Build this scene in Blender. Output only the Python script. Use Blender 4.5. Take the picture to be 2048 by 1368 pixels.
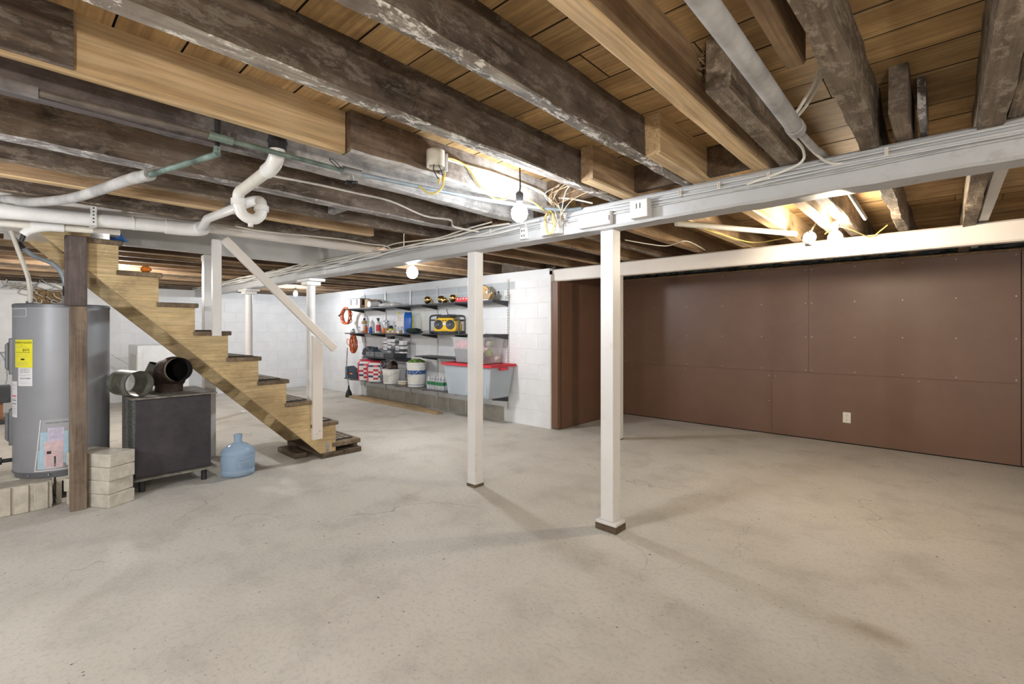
import bpy, bmesh, math, random
from mathutils import Vector, Matrix, noise
random.seed(7)
for o in list(bpy.data.objects): bpy.data.objects.remove(o)
SC = bpy.context.scene
COL = SC.collection
PI = math.pi
# ---------------------------------------------------------------- camera
FPX, CXP, HYP, CAMH = 943.0, 1024.0, 660.0, 1.25
TH = math.atan(868 / 943)
cam = bpy.data.cameras.new('camera'); cam_o = bpy.data.objects.new('camera', cam); COL.objects.link(cam_o)
cam_o.location = (0, 0, CAMH); cam_o.rotation_euler = (PI / 2, 0, TH)
cam.sensor_width = 36; cam.lens = 36 * FPX / 2048; cam.shift_y = -24 / 2048; cam.clip_start = 0.02
SC.camera = cam_o
SC.cycles.max_bounces = 6
# ---------------------------------------------------------------- light + exposure
w = bpy.data.worlds.new('world'); SC.world = w; w.use_nodes = True
w.node_tree.nodes['Background'].inputs[0].default_value = (.05, .05, .05, 1)
SC.view_settings.view_transform = 'Standard'; SC.view_settings.look = 'None'
SC.view_settings.gamma = 1; SC.view_settings.use_curve_mapping = False
SC.view_settings.exposure = 1.05
COOL, COOL2, NEUT, WARM, WARM2 = (.90, .95, 1.0), (.95, .97, 1.0), (1.0, .97, .92), (1.0, .86, .66), (1.0, .93, .83)
# bulbs: x, y, z, strength, colour, label   (the first three are in the picture; the low near-bay pair is added to brighten the ceiling)
BULBS = [   # x, y, z, strength, colour, glass radius, label
    (-1.73, 1.94, 1.895, 130, COOL, .046, 'glowing white bulb in black socket below the old joist, left of the nearest post'),
    (-4.30, 3.06, 1.880, 230, COOL, .062, 'glowing white globe bulb behind the main beam, above the loaded shelves'),
    (-0.58, 4.02, 1.905, 330, WARM, .046, 'glowing warm bulb beside the clear reflector lamp, near the brown wall'),
    (-2.8, -1.2, 1.40, 700, COOL2, .040, 'unseen glowing bulb left of the camera, hung low to brighten the ceiling'),  # unseen; side follows the post shadow, low height added to brighten the ceiling
    (0.75, -1.0, 1.38, 1050, WARM2, .040, 'added unseen bulb right of the camera, hung low to brighten the ceiling'),
    (-7.4, 0.9, 1.90, 760, NEUT, .040, 'glowing bulb past the stairs near the left wall'),
    (-8.6, 3.6, 1.90, 420, COOL, .040, 'glowing bulb in the far corner past the round columns'),
]
# ---------------------------------------------------------------- pixel helpers (points on real planes)
FW = (-math.sin(TH), math.cos(TH)); RT = (math.cos(TH), math.sin(TH))
def ray(px, py):
    a = (px - CXP) / FPX
    return (FW[0] + a * RT[0], FW[1] + a * RT[1], (HYP - py) / FPX)
def at_z(px, py, z):
    r = ray(px, py); d = (z - CAMH) / r[2]; return Vector((d * r[0], d * r[1], z))
def at_x(px, py, x):
    r = ray(px, py); d = x / r[0]; return Vector((x, d * r[1], CAMH + d * r[2]))
def at_y(px, py, y):
    r = ray(px, py); d = y / r[1]; return Vector((d * r[0], y, CAMH + d * r[2]))
# ---------------------------------------------------------------- materials
MATS = {}
class N:
    def __init__(s, name):
        s.m = bpy.data.materials.new(name); s.m.use_nodes = True; s.t = s.m.node_tree
        s.b = s.t.nodes['Principled BSDF']; MATS[name] = s.m
    def n(s, typ, **kw):
        x = s.t.nodes.new('ShaderNode' + typ)
        for k, v in kw.items():
            if k.startswith('i_'):
                k = k[2:]; k = int(k) if k.isdigit() else k.replace('_', ' ')
                x.inputs[k].default_value = v
            else: setattr(x, k, v)
        return x
    def l(s, a, b): s.t.links.new(a, b)
    def coord(s, scale=(1, 1, 1), rnd=True):
        if rnd:
            if not hasattr(s, 'base'):
                tc = s.n('TexCoord'); oi = s.n('ObjectInfo'); ad = s.n('VectorMath', operation='MULTIPLY_ADD')
                s.l(oi.outputs['Random'], ad.inputs[0]); ad.inputs[1].default_value = (37, 37, 37); s.l(tc.outputs['Object'], ad.inputs[2]); s.base = ad.outputs[0]
            if tuple(scale) == (1, 1, 1): return s.base
            mu = s.n('VectorMath', operation='MULTIPLY'); s.l(s.base, mu.inputs[0]); mu.inputs[1].default_value = scale
            return mu.outputs[0]
        tc = s.n('TexCoord'); mp = s.n('VectorMath', operation='MULTIPLY'); mp.inputs[1].default_value = scale
        s.l(tc.outputs['Object'], mp.inputs[0])
        return mp.outputs[0]
    def noise(s, vec, scale, detail=4, rough=.6, dist=0):
        x = s.n('TexNoise'); x.inputs['Scale'].default_value = scale; x.inputs['Detail'].default_value = detail
        x.inputs['Roughness'].default_value = rough; x.inputs['Distortion'].default_value = dist
        s.l(vec, x.inputs['Vector']); return x.outputs['Fac']
    def ramp(s, fac, *stops):
        x = s.n('ValToRGB'); e = x.color_ramp.elements
        while len(e) < len(stops): e.new(.5)
        for k, (p, c) in enumerate(stops):
            e[k].position = p; e[k].color = (c, c, c, 1) if isinstance(c, (int, float)) else (*c, 1)
        s.l(fac, x.inputs[0]); return x.outputs[0]
    def mix(s, fac, a, b, blend='MIX'):
        x = s.n('Mix', data_type='RGBA', blend_type=blend)
        for sock, v in ((x.inputs[0], fac), (x.inputs[6], a), (x.inputs[7], b)):
            if isinstance(v, (int, float)): sock.default_value = v
            elif isinstance(v, tuple): sock.default_value = (*v, 1)
            else: s.l(v, sock)
        return x.outputs[2]
    def bump(s, h, strength=.3, dist=.01):
        x = s.n('Bump'); x.inputs['Strength'].default_value = strength; x.inputs['Distance'].default_value = dist
        s.l(h, x.inputs['Height']); s.l(x.outputs[0], s.b.inputs['Normal'])
    def out(s, col=None, rough=.6, metal=0, **kw):
        if col is not None:
            if isinstance(col, tuple): s.b.inputs['Base Color'].default_value = (*col, 1)
            else: s.l(col, s.b.inputs['Base Color'])
        s.b.inputs['Roughness'].default_value = rough; s.b.inputs['Metallic'].default_value = metal
        for k, v in kw.items(): s.b.inputs[k.replace('_', ' ')].default_value = v
        return s.m
def plain(name, col, rough=.5, metal=0, var=.12, scale=9, bump=0, **kw):
    s = N(name); v = s.coord()
    f = s.noise(v, scale, 3)
    lo = tuple(max(0, c * (1 - var * 1.6)) for c in col); hi = tuple(min(1, c * (1 + var)) for c in col)
    c = s.ramp(f, (.3, lo), (.7, hi))
    if bump: s.bump(s.noise(v, scale * 6, 3), bump, .004)
    return s.out(c, rough, metal, **kw)
def wood(name, light, dark, axis='y', rough=.8, stain=None, stain_amt=.5, bump=.35, grain=1.0, knots=True, tone=.25, blotch=.35, flake=None):
    s = N(name)
    k = {'x': 0, 'y': 1, 'z': 2}[axis]
    sc = [14 * grain] * 3; sc[k] = .8
    v = s.coord(tuple(sc)); v1 = s.coord((1, 1, 1))
    g = s.noise(v, 1.6, 4, .65, .8)
    col = s.ramp(g, (.28, dark), (.5, tuple((a + b) / 2 for a, b in zip(light, dark))), (.72, light))
    fine = [90] * 3; fine[k] = 3
    fg = s.noise(s.coord(tuple(fine)), 1.0, 1)
    col = s.mix(.6, col, s.ramp(fg, (.3, .45), (.65, 1.0)), 'MULTIPLY')
    bs = [3.4] * 3; bs[k] = 1.5
    bl = s.noise(s.coord(tuple(bs)), 1.5, 5, .78, .8)
    col = s.mix(blotch, col, s.ramp(bl, (.38, .18), (.50, .85), (.64, 1.0)), 'MULTIPLY')
    # tone differs from piece to piece
    oi = s.n('ObjectInfo'); tn = s.ramp(oi.outputs['Random'], (0, 1 - tone), (1, 1.0))
    col = s.mix(1.0, col, tn, 'MULTIPLY')
    if knots:
        ks = [3.0] * 3; ks[k] = 1.5
        vo = s.n('TexVoronoi'); vo.inputs['Scale'].default_value = 1.0; s.l(s.coord(tuple(ks)), vo.inputs['Vector'])
        col = s.mix(s.ramp(vo.outputs['Distance'], (.03, .85), (.075, .35), (.15, 0.0)), col, tuple(c * .35 for c in dark))
    if stain:
        m = s.ramp(s.noise(v1, 2.2, 4, .7, .4), (.42, 0.0), (.62, stain_amt))
        col = s.mix(m, col, stain)
    if flake:
        fs = [16.0] * 3; fs[k] = 7.0
        fm = s.noise(s.coord(tuple(fs)), 1.3, 4, .8, .3)
        col = s.mix(s.ramp(fm, (.52, 0.0), (.60, flake[1])), col, flake[0])
        s.bump(fm, min(1, bump * 1.5), .008)
    else: s.bump(g, bump, .006)
    return s.out(col, rough)
def glossy_clear(name, col, rough, trans, ior=1.3, alpha=1.0):
    s = N(name); return s.out(col, rough, 0, Transmission_Weight=trans, IOR=ior, Alpha=alpha)

# timber
wood('old_dark_timber', (.195, .142, .100), (.066, .044, .030), 'y', stain=(.25, .20, .165), stain_amt=.4, blotch=.85, bump=.6, flake=((.30, .26, .22), .35))
wood('old_brown_timber', (.25, .16, .09), (.09, .05, .028), 'y', stain=(.05, .03, .02), stain_amt=.6)
wood('grey_old_timber', (.42, .33, .24), (.19, .135, .09), 'y', stain=(.09, .06, .04), stain_amt=.5, blotch=.65, bump=.7, flake=((.50, .42, .33), .4))
wood('dusty_timber_edge', (.62, .57, .50), (.24, .19, .15), 'y', stain=(.12, .09, .07), stain_amt=.8, knots=False, blotch=.7, bump=.9, flake=((.80, .77, .72), .85))
wood('whitewashed_timber', (.55, .53, .52), (.27, .24, .23), 'y', stain=(.12, .09, .08), stain_amt=.55, blotch=.6, bump=.7, flake=((.70, .69, .68), .6))
wood('fresh_pine', (.82, .62, .37), (.60, .39, .19), 'y', rough=.65, bump=.15, tone=.12, blotch=.1)
wood('tan_joist_wood', (.62, .43, .25), (.36, .22, .115), 'y', rough=.75, stain=(.14, .08, .045), stain_amt=.4)
wood('subfloor_board', (.80, .54, .25), (.52, .31, .12), 'x', rough=.75, bump=.25, stain=(.15, .075, .03), stain_amt=.45, blotch=.25, tone=.3)
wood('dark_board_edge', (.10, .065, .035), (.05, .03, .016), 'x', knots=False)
wood('pine_stringer', (.84, .65, .36), (.72, .53, .27), 'y', rough=.7, bump=.2, blotch=.3, stain=(.26, .17, .09), stain_amt=.5, tone=.05)
wood('worn_tread_wood', (.45, .34, .22), (.20, .135, .085), 'x', rough=.85, stain=(.07, .05, .035), stain_amt=.6)
wood('brown_post_wood', (.36, .27, .19), (.18, .125, .09), 'z', rough=.8, stain=(.30, .26, .22), stain_amt=.35)
wood('grey_purple_post_wood', (.26, .20, .185), (.12, .09, .08), 'z', rough=.8, stain=(.05, .04, .04), stain_amt=.5)
wood('floor_lumber', (.62, .46, .27), (.42, .28, .15), 'x', rough=.75, bump=.2)
wood('scrap_wood', (.30, .22, .14), (.13, .09, .06), 'x', rough=.9, stain=(.06, .045, .03), stain_amt=.6)
def half_white(name, lo, hi, d0, d1):
    s = N(name); v = s.coord((14, .8, 14)); v0 = s.coord(rnd=False)
    g = s.noise(v, 1.6, 4, .65, .8)
    dk = s.ramp(g, (.28, d0), (.72, d1)); wt = s.ramp(g, (.28, (.34, .32, .31)), (.72, (.62, .60, .58)))
    sep = s.n('SeparateXYZ'); s.l(v0, sep.inputs[0])
    ma = s.n('Math', operation='MULTIPLY_ADD'); s.l(s.noise(v0, 3.5, 7, .75), ma.inputs[0]); ma.inputs[1].default_value = 1.6; s.l(sep.outputs[1], ma.inputs[2])
    mr = s.n('MapRange'); mr.inputs['From Min'].default_value = lo; mr.inputs['From Max'].default_value = hi; s.l(ma.outputs[0], mr.inputs[0])
    col = s.mix(mr.outputs[0], dk, wt)
    col = s.mix(.7, col, s.ramp(s.noise(v0, 9, 8, .75), (.36, .3), (.55, 1.0)), 'MULTIPLY')
    s.bump(g, .6, .006); return s.out(col, .8)
half_white('half_whitewashed_timber', 1.35, 1.9, (.055, .042, .042), (.175, .15, .15))
half_white('half_limed_timber', 2.15, 2.75, (.075, .048, .030), (.24, .165, .11))
# paint
def paint(name, col, rough=.45, wear=(.42, .38, .33), wear_amt=.0, bump=.25, bscale=30, dirt=.12):
    s = N(name); v = s.coord()
    f = s.noise(v, 4, 3)
    c = s.ramp(f, (.25, tuple(x * (1 - dirt) for x in col)), (.75, col))
    if wear_amt: c = s.mix(s.ramp(s.noise(v, 6, 8, .7), (.60, 0.0), (.68, wear_amt)), c, wear)
    s.bump(s.noise(v, bscale, 3), bump, .004)
    return s.out(c, rough)
paint('white_paint', (.80, .78, .76))
paint('white_post_paint', (.80, .79, .78), wear=(.55, .48, .40), wear_amt=.35, dirt=.06)
paint('grey_white_beam_paint', (.52, .525, .53), wear=(.30, .26, .22), wear_amt=.35, bump=.6, bscale=16)
paint('cream_white_paint', (.82, .76, .70), rough=.4, dirt=.05)
paint('white_block_paint', (.82, .83, .85), rough=.7, bump=.8, bscale=22, dirt=.10)
paint('grey_block_tone', (.56, .60, .63), rough=.7, bump=.8, bscale=22, dirt=.14)
paint('bare_block', (.44, .42, .37), rough=.85, bump=1.0, bscale=22, dirt=.35, wear=(.64, .64, .63), wear_amt=.6)
paint('well_paint', (.70, .70, .68), rough=.5)
paint('mortar', (.76, .77, .79), rough=.9)
def panel_mat():
    s = N('brown_panel'); v = s.coord((1, 1, 6))
    c = s.ramp(s.noise(s.coord(), 1.6, 4), (.3, (.158, .084, .053)), (.7, (.190, .105, .068)))
    c = s.mix(.25, c, s.ramp(s.noise(v, 40, 3), (.35, .75), (.65, 1.0)), 'MULTIPLY')
    s.bump(s.noise(v, 60, 2), .08, .002); return s.out(c, .42)
panel_mat()
def floor_mat():
    s = N('concrete_floor'); v = s.coord(rnd=False)
    big = s.noise(v, .55, 3, .6, .3); mid = s.noise(v, 2.6, 6, .65); fine = s.noise(v, 45, 2, .7)
    c = s.ramp(big, (.3, (.51, .486, .435)), (.5, (.59, .567, .518)), (.72, (.645, .625, .583)))
    c = s.mix(.5, c, s.ramp(mid, (.32, .62), (.5, .95), (.62, 1.0)), 'MULTIPLY')
    c = s.mix(.45, c, s.ramp(fine, (.30, .68), (.50, 1.0)), 'MULTIPLY')
    # pits and grit, only in some cells
    msk = s.noise(v, 1.1, 2)
    def grit(c, scale, rad, thr, amt):
        vo = s.n('TexVoronoi'); vo.inputs['Scale'].default_value = scale; s.l(v, vo.inputs['Vector'])
        sp = s.n('SeparateColor'); s.l(vo.outputs['Color'], sp.inputs[0])
        dd = s.n('Math', operation='MULTIPLY_ADD'); s.l(fine, dd.inputs[0]); dd.inputs[1].default_value = rad * .8; s.l(vo.outputs['Distance'], dd.inputs[2])
        g_ = s.mix(1.0, s.ramp(dd.outputs[0], (rad, 1.0), (rad * 1.35, 0.0)), s.ramp(sp.outputs[0], (thr, 0.0), (thr + .03, amt)), 'MULTIPLY')
        g_ = s.mix(1.0, g_, s.ramp(msk, (.40, .15), (.55, 1.0)), 'MULTIPLY')
        return s.mix(g_, c, (.12, .10, .08))
    c = grit(c, 11, .085, .45, .95); c = grit(c, 30, .13, .55, .75)
    # brown spill mark near the right foreground
    so = s.n('VectorMath', operation='SUBTRACT'); s.l(v, so.inputs[0]); so.inputs[1].default_value = (-.22, 2.45, 0)
    sm_ = s.n('VectorMath', operation='MULTIPLY'); s.l(so.outputs[0], sm_.inputs[0]); sm_.inputs[1].default_value = (1.0, 1.9, 1)
    sl = s.n('VectorMath', operation='LENGTH'); s.l(sm_.outputs[0], sl.inputs[0])
    sn = s.n('Math', operation='MULTIPLY_ADD'); s.l(mid, sn.inputs[0]); sn.inputs[1].default_value = .35; s.l(sl.outputs['Value'], sn.inputs[2])
    c = s.mix(s.ramp(sn.outputs[0], (.20, .45), (.36, 0.0)), c, (.27, .20, .11))
    # hairline cracks
    dv = s.n('VectorMath', operation='ADD'); nz = s.n('TexNoise'); nz.inputs['Scale'].default_value = 1.6; nz.inputs['Detail'].default_value = 4
    s.l(v, nz.inputs['Vector']); s.l(v, dv.inputs[0]); s.l(nz.outputs['Color'], dv.inputs[1])
    ck = s.n('TexVoronoi', feature='DISTANCE_TO_EDGE'); ck.inputs['Scale'].default_value = .42; s.l(dv.outputs[0], ck.inputs['Vector'])
    cr = s.ramp(ck.outputs['Distance'], (.0008, 1.0), (.0035, 0.0))
    cm = s.mix(1.0, cr, s.ramp(s.noise(v, .9, 2), (.46, 0.0), (.60, .55)), 'MULTIPLY')
    c = s.mix(cm, c, (.20, .18, .15))
    # brown damp stains
    st = s.ramp(s.noise(v, .8, 3, .7, .6), (.64, 0.0), (.74, .35))
    c = s.mix(st, c, (.30, .25, .18))
    s.bump(fine, .35, .004)
    return s.out(c, .86)
floor_mat()
# misc
plain('pvc_white', (.80, .80, .79), .3, var=.05)
plain('pvc_cream', (.72, .70, .63), .4, var=.08)
plain('pipe_wrap_grey', (.42, .41, .40), .8, var=.2, bump=.4)
plain('pipe_wrap_dark', (.20, .185, .185), .8, var=.3, bump=.4)
plain('pipe_brown_grey', (.17, .145, .13), .6, .2, var=.3)
plain('iron_black', (.05, .05, .055), .45, .6, var=.3)
plain('copper_green', (.20, .27, .24), .6, .5, var=.4)
plain('pipe_blue_grey', (.34, .40, .45), .5, .4, var=.2)
plain('galvanised', (.50, .51, .52), .35, .8, var=.2)
plain('black_rubber', (.02, .02, .022), .6)
plain('tank_grey', (.30, .31, .335), .45, .2, var=.05, scale=3)
plain('tank_trim', (.15, .155, .17), .4, .2, var=.1)
plain('yellow_label', (.86, .80, .03), .45, var=.02)
plain('paper_white', (.80, .80, .82), .6, var=.03)
plain('ink_black', (.015, .015, .015), .6, var=0)
plain('ink_grey', (.28, .28, .30), .6, var=0)
plain('paper_blue', (.35, .58, .72), .6, var=.1, scale=30)
plain('paper_pink', (.72, .50, .52), .6, var=.12, scale=40)
plain('paper_lilac', (.60, .53, .72), .6, var=.12, scale=40)
plain('ink_red', (.62, .10, .13), .6)
glossy_clear('clear_film', (.86, .87, .92), .18, 0.0, alpha=.22)
def speckled():
    s = N('speckled_grey_metal'); v = s.coord()
    c = s.ramp(s.noise(v, 60, 3, .7), (.42, (.06, .065, .07)), (.52, (.26, .275, .27)), (.7, (.36, .37, .345)))
    s.bump(s.noise(v, 60, 3), .4, .004); return s.out(c, .6, .3)
speckled()
def stove_mat():
    s = N('stove_black'); v = s.coord()
    c = s.ramp(s.noise(v, 5, 8, .7), (.35, (.045, .042, .052)), (.7, (.085, .076, .088)))
    c = s.mix(s.ramp(s.noise(v, 26, 8, .8), (.66, 0.0), (.72, .55)), c, (.30, .22, .16))
    return s.out(c, .42, .35)
stove_mat()
plain('stove_dust_top', (.25, .235, .205), .85, .1, var=.3, scale=14, bump=.3)
plain('rusty_pipe', (.075, .048, .040), .6, .4, var=.45, scale=16, bump=.4)
plain('rust_light', (.36, .28, .20), .75, .2, var=.35, scale=20, bump=.4)
plain('pipe_olive_grey', (.27, .27, .225), .5, .5, var=.25, scale=10)
plain('soot', (.012, .011, .011), .9, var=.2)
plain('concrete_block', (.56, .52, .44), .9, var=.14, scale=14, bump=.8)
plain('concrete_slab', (.60, .565, .49), .9, var=.12, scale=18, bump=.9)
s_ = N('jug_blue'); s_.out((.50, .67, .87), .15, 0, Transmission_Weight=.4, IOR=1.15)
plain('jug_print', (.10, .17, .36), .5)
plain('blue_tarp', (.03, .14, .42), .35, var=.3)
plain('orange_plastic', (.85, .23, .03), .4)
plain('mat_black', (.03, .028, .026), .8)
plain('mat_tan', (.36, .31, .24), .9)
plain('shelf_black', (.030, .030, .036), .45, var=.2)
plain('shelf_grey_top', (.11, .11, .115), .6, var=.2)
plain('standard_grey', (.62, .62, .60), .5, .3)
plain('orange_cord', (.62, .13, .03), .5, var=.25)
plain('yellow_cord', (.70, .56, .16), .5, var=.1)
plain('romex_white', (.68, .65, .58), .5, var=.1)
plain('romex_grey', (.46, .46, .45), .5, var=.15)
plain('carton_brown', (.44, .31, .18), .8)
plain('brass', (.80, .56, .20), .18, 1.0, var=.1)
plain('red_plastic', (.62, .035, .055), .35, var=.06)
plain('navy_print', (.03, .045, .13), .5)
plain('bag_red', (.60, .045, .075), .35, var=.25, scale=14)
plain('bag_white', (.78, .76, .76), .4, var=.08)
plain('blue_print', (.02, .13, .50), .35)
plain('radio_yellow', (.80, .50, .03), .4, var=.05)
plain('dark_grey_plastic', (.045, .048, .055), .45)
plain('grey_plastic', (.16, .165, .18), .5)
plain('slate_cloth', (.035, .055, .085), .8, var=.2)
plain('green_cloth', (.025, .05, .045), .8, var=.3)
plain('leaf_green', (.16, .30, .05), .6, var=.35, scale=20)
plain('bucket_white', (.80, .79, .75), .35, var=.04)
plain('bucket_blue', (.035, .10, .30), .4)
plain('silver_toys', (.55, .55, .58), .35, .3, var=.2)
s_ = N('tote_clear'); s_.out((.70, .77, .84), .25, 0, Alpha=.38)
s_ = N('tote_frost'); s_.out((.82, .84, .86), .25, 0, Alpha=.20)
plain('denim_stuff', (.20, .27, .34), .9, var=.35, scale=12)
plain('dark_stuff', (.05, .06, .08), .9, var=.4)
plain('pink_stuff', (.55, .25, .28), .8, var=.35, scale=18)
s_ = N('water_bottle_clear'); s_.out((.90, .93, .97), .08, 0, Transmission_Weight=.6, IOR=1.2)
plain('water_green', (.03, .20, .08), .4)
plain('outlet_white', (.80, .77, .68), .35, var=.02)
plain('outlet_slot', (.03, .03, .03), .6)
plain('appliance_white', (.74, .76, .79), .3, var=.03)
plain('panel_white', (.84, .84, .85), .4, var=.03)
plain('screw_metal', (.62, .58, .50), .35, .8)
plain('debris_brown', (.30, .20, .10), .95, var=.5, scale=40)
plain('insulation_blue', (.20, .24, .25), .95, var=.5, scale=12, bump=.8)
plain('dark_void', (.02, .017, .014), .95)
plain('bin_orange_wood', (.35, .15, .07), .6)
s_ = N('lens_glass'); s_.out((.55, .64, .68), .08, 0, Transmission_Weight=.8, IOR=1.3)
plain('chrome', (.42, .44, .45), .2, 1.0, var=.05)
plain('gold_ink', (.70, .48, .18), .5)
def emit(name, col, strength):
    s = N(name); s.b.inputs['Base Color'].default_value = (.9, .9, .9, 1)
    s.b.inputs['Emission Color'].default_value = (*col, 1); s.b.inputs['Emission Strength'].default_value = strength
    return s.m
# ---------------------------------------------------------------- mesh builder
class MB:
    def __init__(s): s.v = []; s.f = []; s.mi = []
    def add(s, vs, fs, m=0, T=None):
        o = len(s.v)
        for p in vs:
            p = Vector(p); s.v.append(T @ p if T else p)
        for f in fs: s.f.append([i + o for i in f]); s.mi.append(m)
        return s
    def box(s, x0, x1, y0, y1, z0, z1, m=0, T=None):
        vs = [(x, y, z) for z in (z0, z1) for y in (y0, y1) for x in (x0, x1)]
        return s.add(vs, [(0, 2, 3, 1), (4, 5, 7, 6), (0, 1, 5, 4), (2, 6, 7, 3), (0, 4, 6, 2), (1, 3, 7, 5)], m, T)
    def cbox(s, c, d, m=0, T=None):
        return s.box(c[0] - d[0] / 2, c[0] + d[0] / 2, c[1] - d[1] / 2, c[1] + d[1] / 2, c[2] - d[2] / 2, c[2] + d[2] / 2, m, T)
    def taper(s, x0, x1, y0, y1, z0, z1, k, m=0, T=None, top=True):
        """box whose bottom is k times the size of its top"""
        cx, cy = (x0 + x1) / 2, (y0 + y1) / 2; hx, hy = (x1 - x0) / 2, (y1 - y0) / 2
        vs = [(cx + sx * hx * q, cy + sy * hy * q, z) for z, q in ((z0, k), (z1, 1)) for sy in (-1, 1) for sx in (-1, 1)]
        fs = [(0, 2, 3, 1), (0, 1, 5, 4), (2, 6, 7, 3), (0, 4, 6, 2), (1, 3, 7, 5)] + ([(4, 5, 7, 6)] if top else [])
        return s.add(vs, fs, m, T)
    def tube(s, pts, r, n=8, m=0, caps=True, T=None):
        pts = [Vector(p) for p in pts]; k = len(pts)
        rs = r if isinstance(r, (list, tuple)) else [r] * k
        vs = []; fs = []; up = None
        for i, p in enumerate(pts):
            t = (pts[min(i + 1, k - 1)] - pts[max(i - 1, 0)])
            t = t.normalized() if t.length > 1e-9 else Vector((0, 0, 1))
            if up is None:
                up = Vector((0, 0, 1)) if abs(t.z) < .9 else Vector((1, 0, 0))
            a = t.cross(up); a = a.normalized() if a.length > 1e-6 else t.orthogonal().normalized()
            b = a.cross(t).normalized(); up = b
            for j in range(n):
                q = 2 * PI * j / n
                vs.append(p + (a * math.cos(q) + b * math.sin(q)) * rs[i])
        for i in range(k - 1):
            for j in range(n):
                j2 = (j + 1) % n
                fs.append((i * n + j, i * n + j2, (i + 1) * n + j2, (i + 1) * n + j))
        if caps: fs.append(tuple(range(n))[::-1]); fs.append(tuple((k - 1) * n + j for j in range(n)))
        return s.add(vs, fs, m, T)
    def lathe(s, prof, n=24, c=(0, 0, 0), m=0, T=None, close=True):
        """profile of (radius, z); m may be a list, one per band"""
        vs = []; k = len(prof)
        for r, z in prof:
            for j in range(n):
                q = 2 * PI * j / n; vs.append((c[0] + r * math.cos(q), c[1] + r * math.sin(q), c[2] + z))
        for i in range(k - 1):
            mm = m[i] if isinstance(m, list) else m
            o = []
            for j in range(n):
                j2 = (j + 1) % n; o.append((i * n + j, i * n + j2, (i + 1) * n + j2, (i + 1) * n + j))
            if i == 0: base = len(s.v); s.add(vs, o, mm, T)
            else:
                for f in o: s.f.append([a + base for a in f]); s.mi.append(mm)
        if close:
            m0 = m[0] if isinstance(m, list) else m; m1 = m[-1] if isinstance(m, list) else m
            if prof[0][0] > 1e-5: s.f.append([base + j for j in range(n)][::-1]); s.mi.append(m0)
            if prof[-1][0] > 1e-5: s.f.append([base + (k - 1) * n + j for j in range(n)]); s.mi.append(m1)
        return s
    def prism(s, poly, lo, hi, axis='x', m=0, T=None):
        """polygon in the other two axes, extruded along axis"""
        def p(a, b, h): return {'x': (h, a, b), 'y': (a, h, b), 'z': (a, b, h)}[axis]
        n = len(poly); vs = [p(a, b, lo) for a, b in poly] + [p(a, b, hi) for a, b in poly]
        fs = [tuple(range(n)), tuple(range(n, 2 * n))[::-1]] + [(i, i + n, (i + 1) % n + n, (i + 1) % n) for i in range(n)]
        return s.add(vs, fs, m, T)
    def blob(s, c, r, n=10, m=0, jit=.15, seed=0, T=None):
        rx, ry, rz = r if isinstance(r, (tuple, list)) else (r, r, r)
        k = max(4, n // 2); vs = []; fs = []
        for i in range(k + 1):
            a = -PI / 2 + PI * i / k
            for j in range(n):
                q = 2 * PI * j / n; d = Vector((math.cos(a) * math.cos(q), math.cos(a) * math.sin(q), math.sin(a)))
                h = 1 + jit * noise.noise(d * 2.1 + Vector((seed * 3.1, seed, 0)))
                vs.append((c[0] + d.x * rx * h, c[1] + d.y * ry * h, c[2] + d.z * rz * h))
        for i in range(k):
            for j in range(n):
                j2 = (j + 1) % n; fs.append((i * n + j, i * n + j2, (i + 1) * n + j2, (i + 1) * n + j))
        return s.add(vs, fs, m, T)
    def mesh(s, name, mats, smooth=35, sub=Vector((0, 0, 0))):
        me = bpy.data.meshes.new(name)
        me.from_pydata([tuple(p - sub) for p in s.v], [], s.f)
        for k in ([mats] if isinstance(mats, str) else mats): me.materials.append(MATS[k])
        me.polygons.foreach_set('material_index', s.mi)
        me.polygons.foreach_set('use_smooth', [True] * len(me.polygons))
        me.validate(); me.update()
        bm = bmesh.new(); bm.from_mesh(me); bmesh.ops.remove_doubles(bm, verts=bm.verts, dist=1e-6)
        bmesh.ops.recalc_face_normals(bm, faces=bm.faces); bm.to_mesh(me); bm.free()
        me.set_sharp_from_angle(angle=math.radians(smooth))
        return me
    def build(s, name, mats, parent=None, world=True, bevel=0, smooth=35):
        """world=True: vertices are in world space and the parent is moved but not turned"""
        sub = Vector(parent.location) if (parent is not None and world) else Vector((0, 0, 0))
        if parent is not None and world and parent.parent: sub = sub + parent.parent.location
        o = bpy.data.objects.new(name, s.mesh(name, mats, smooth, sub)); COL.objects.link(o)
        o.parent = parent
        if bevel:
            b = o.modifiers.new('bevel', 'BEVEL'); b.width = bevel; b.segments = 2; b.limit_method = 'ANGLE'; b.angle_limit = math.radians(40)
        return o
def tag(o, label, cat, group=None):
    o['label'] = label; o['category'] = cat
    if group: o['group'] = group
    return o
def thing(name, label, cat, loc=(0, 0, 0), rz=0, group=None):
    o = bpy.data.objects.new(name, None); COL.objects.link(o); o.location = loc; o.rotation_euler = (0, 0, rz)
    o.empty_display_size = .05
    return tag(o, label, cat, group)
def struct(o): o['kind'] = 'structure'; return o
def recentre(o):
    """put the origin of a top-level mesh at the middle of its base"""
    vs = [v.co.copy() for v in o.data.vertices]
    c = Vector(((min(v.x for v in vs) + max(v.x for v in vs)) / 2, (min(v.y for v in vs) + max(v.y for v in vs)) / 2, min(v.z for v in vs)))
    o.data.transform(Matrix.Translation(-c)); o.location = c
    return o
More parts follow.
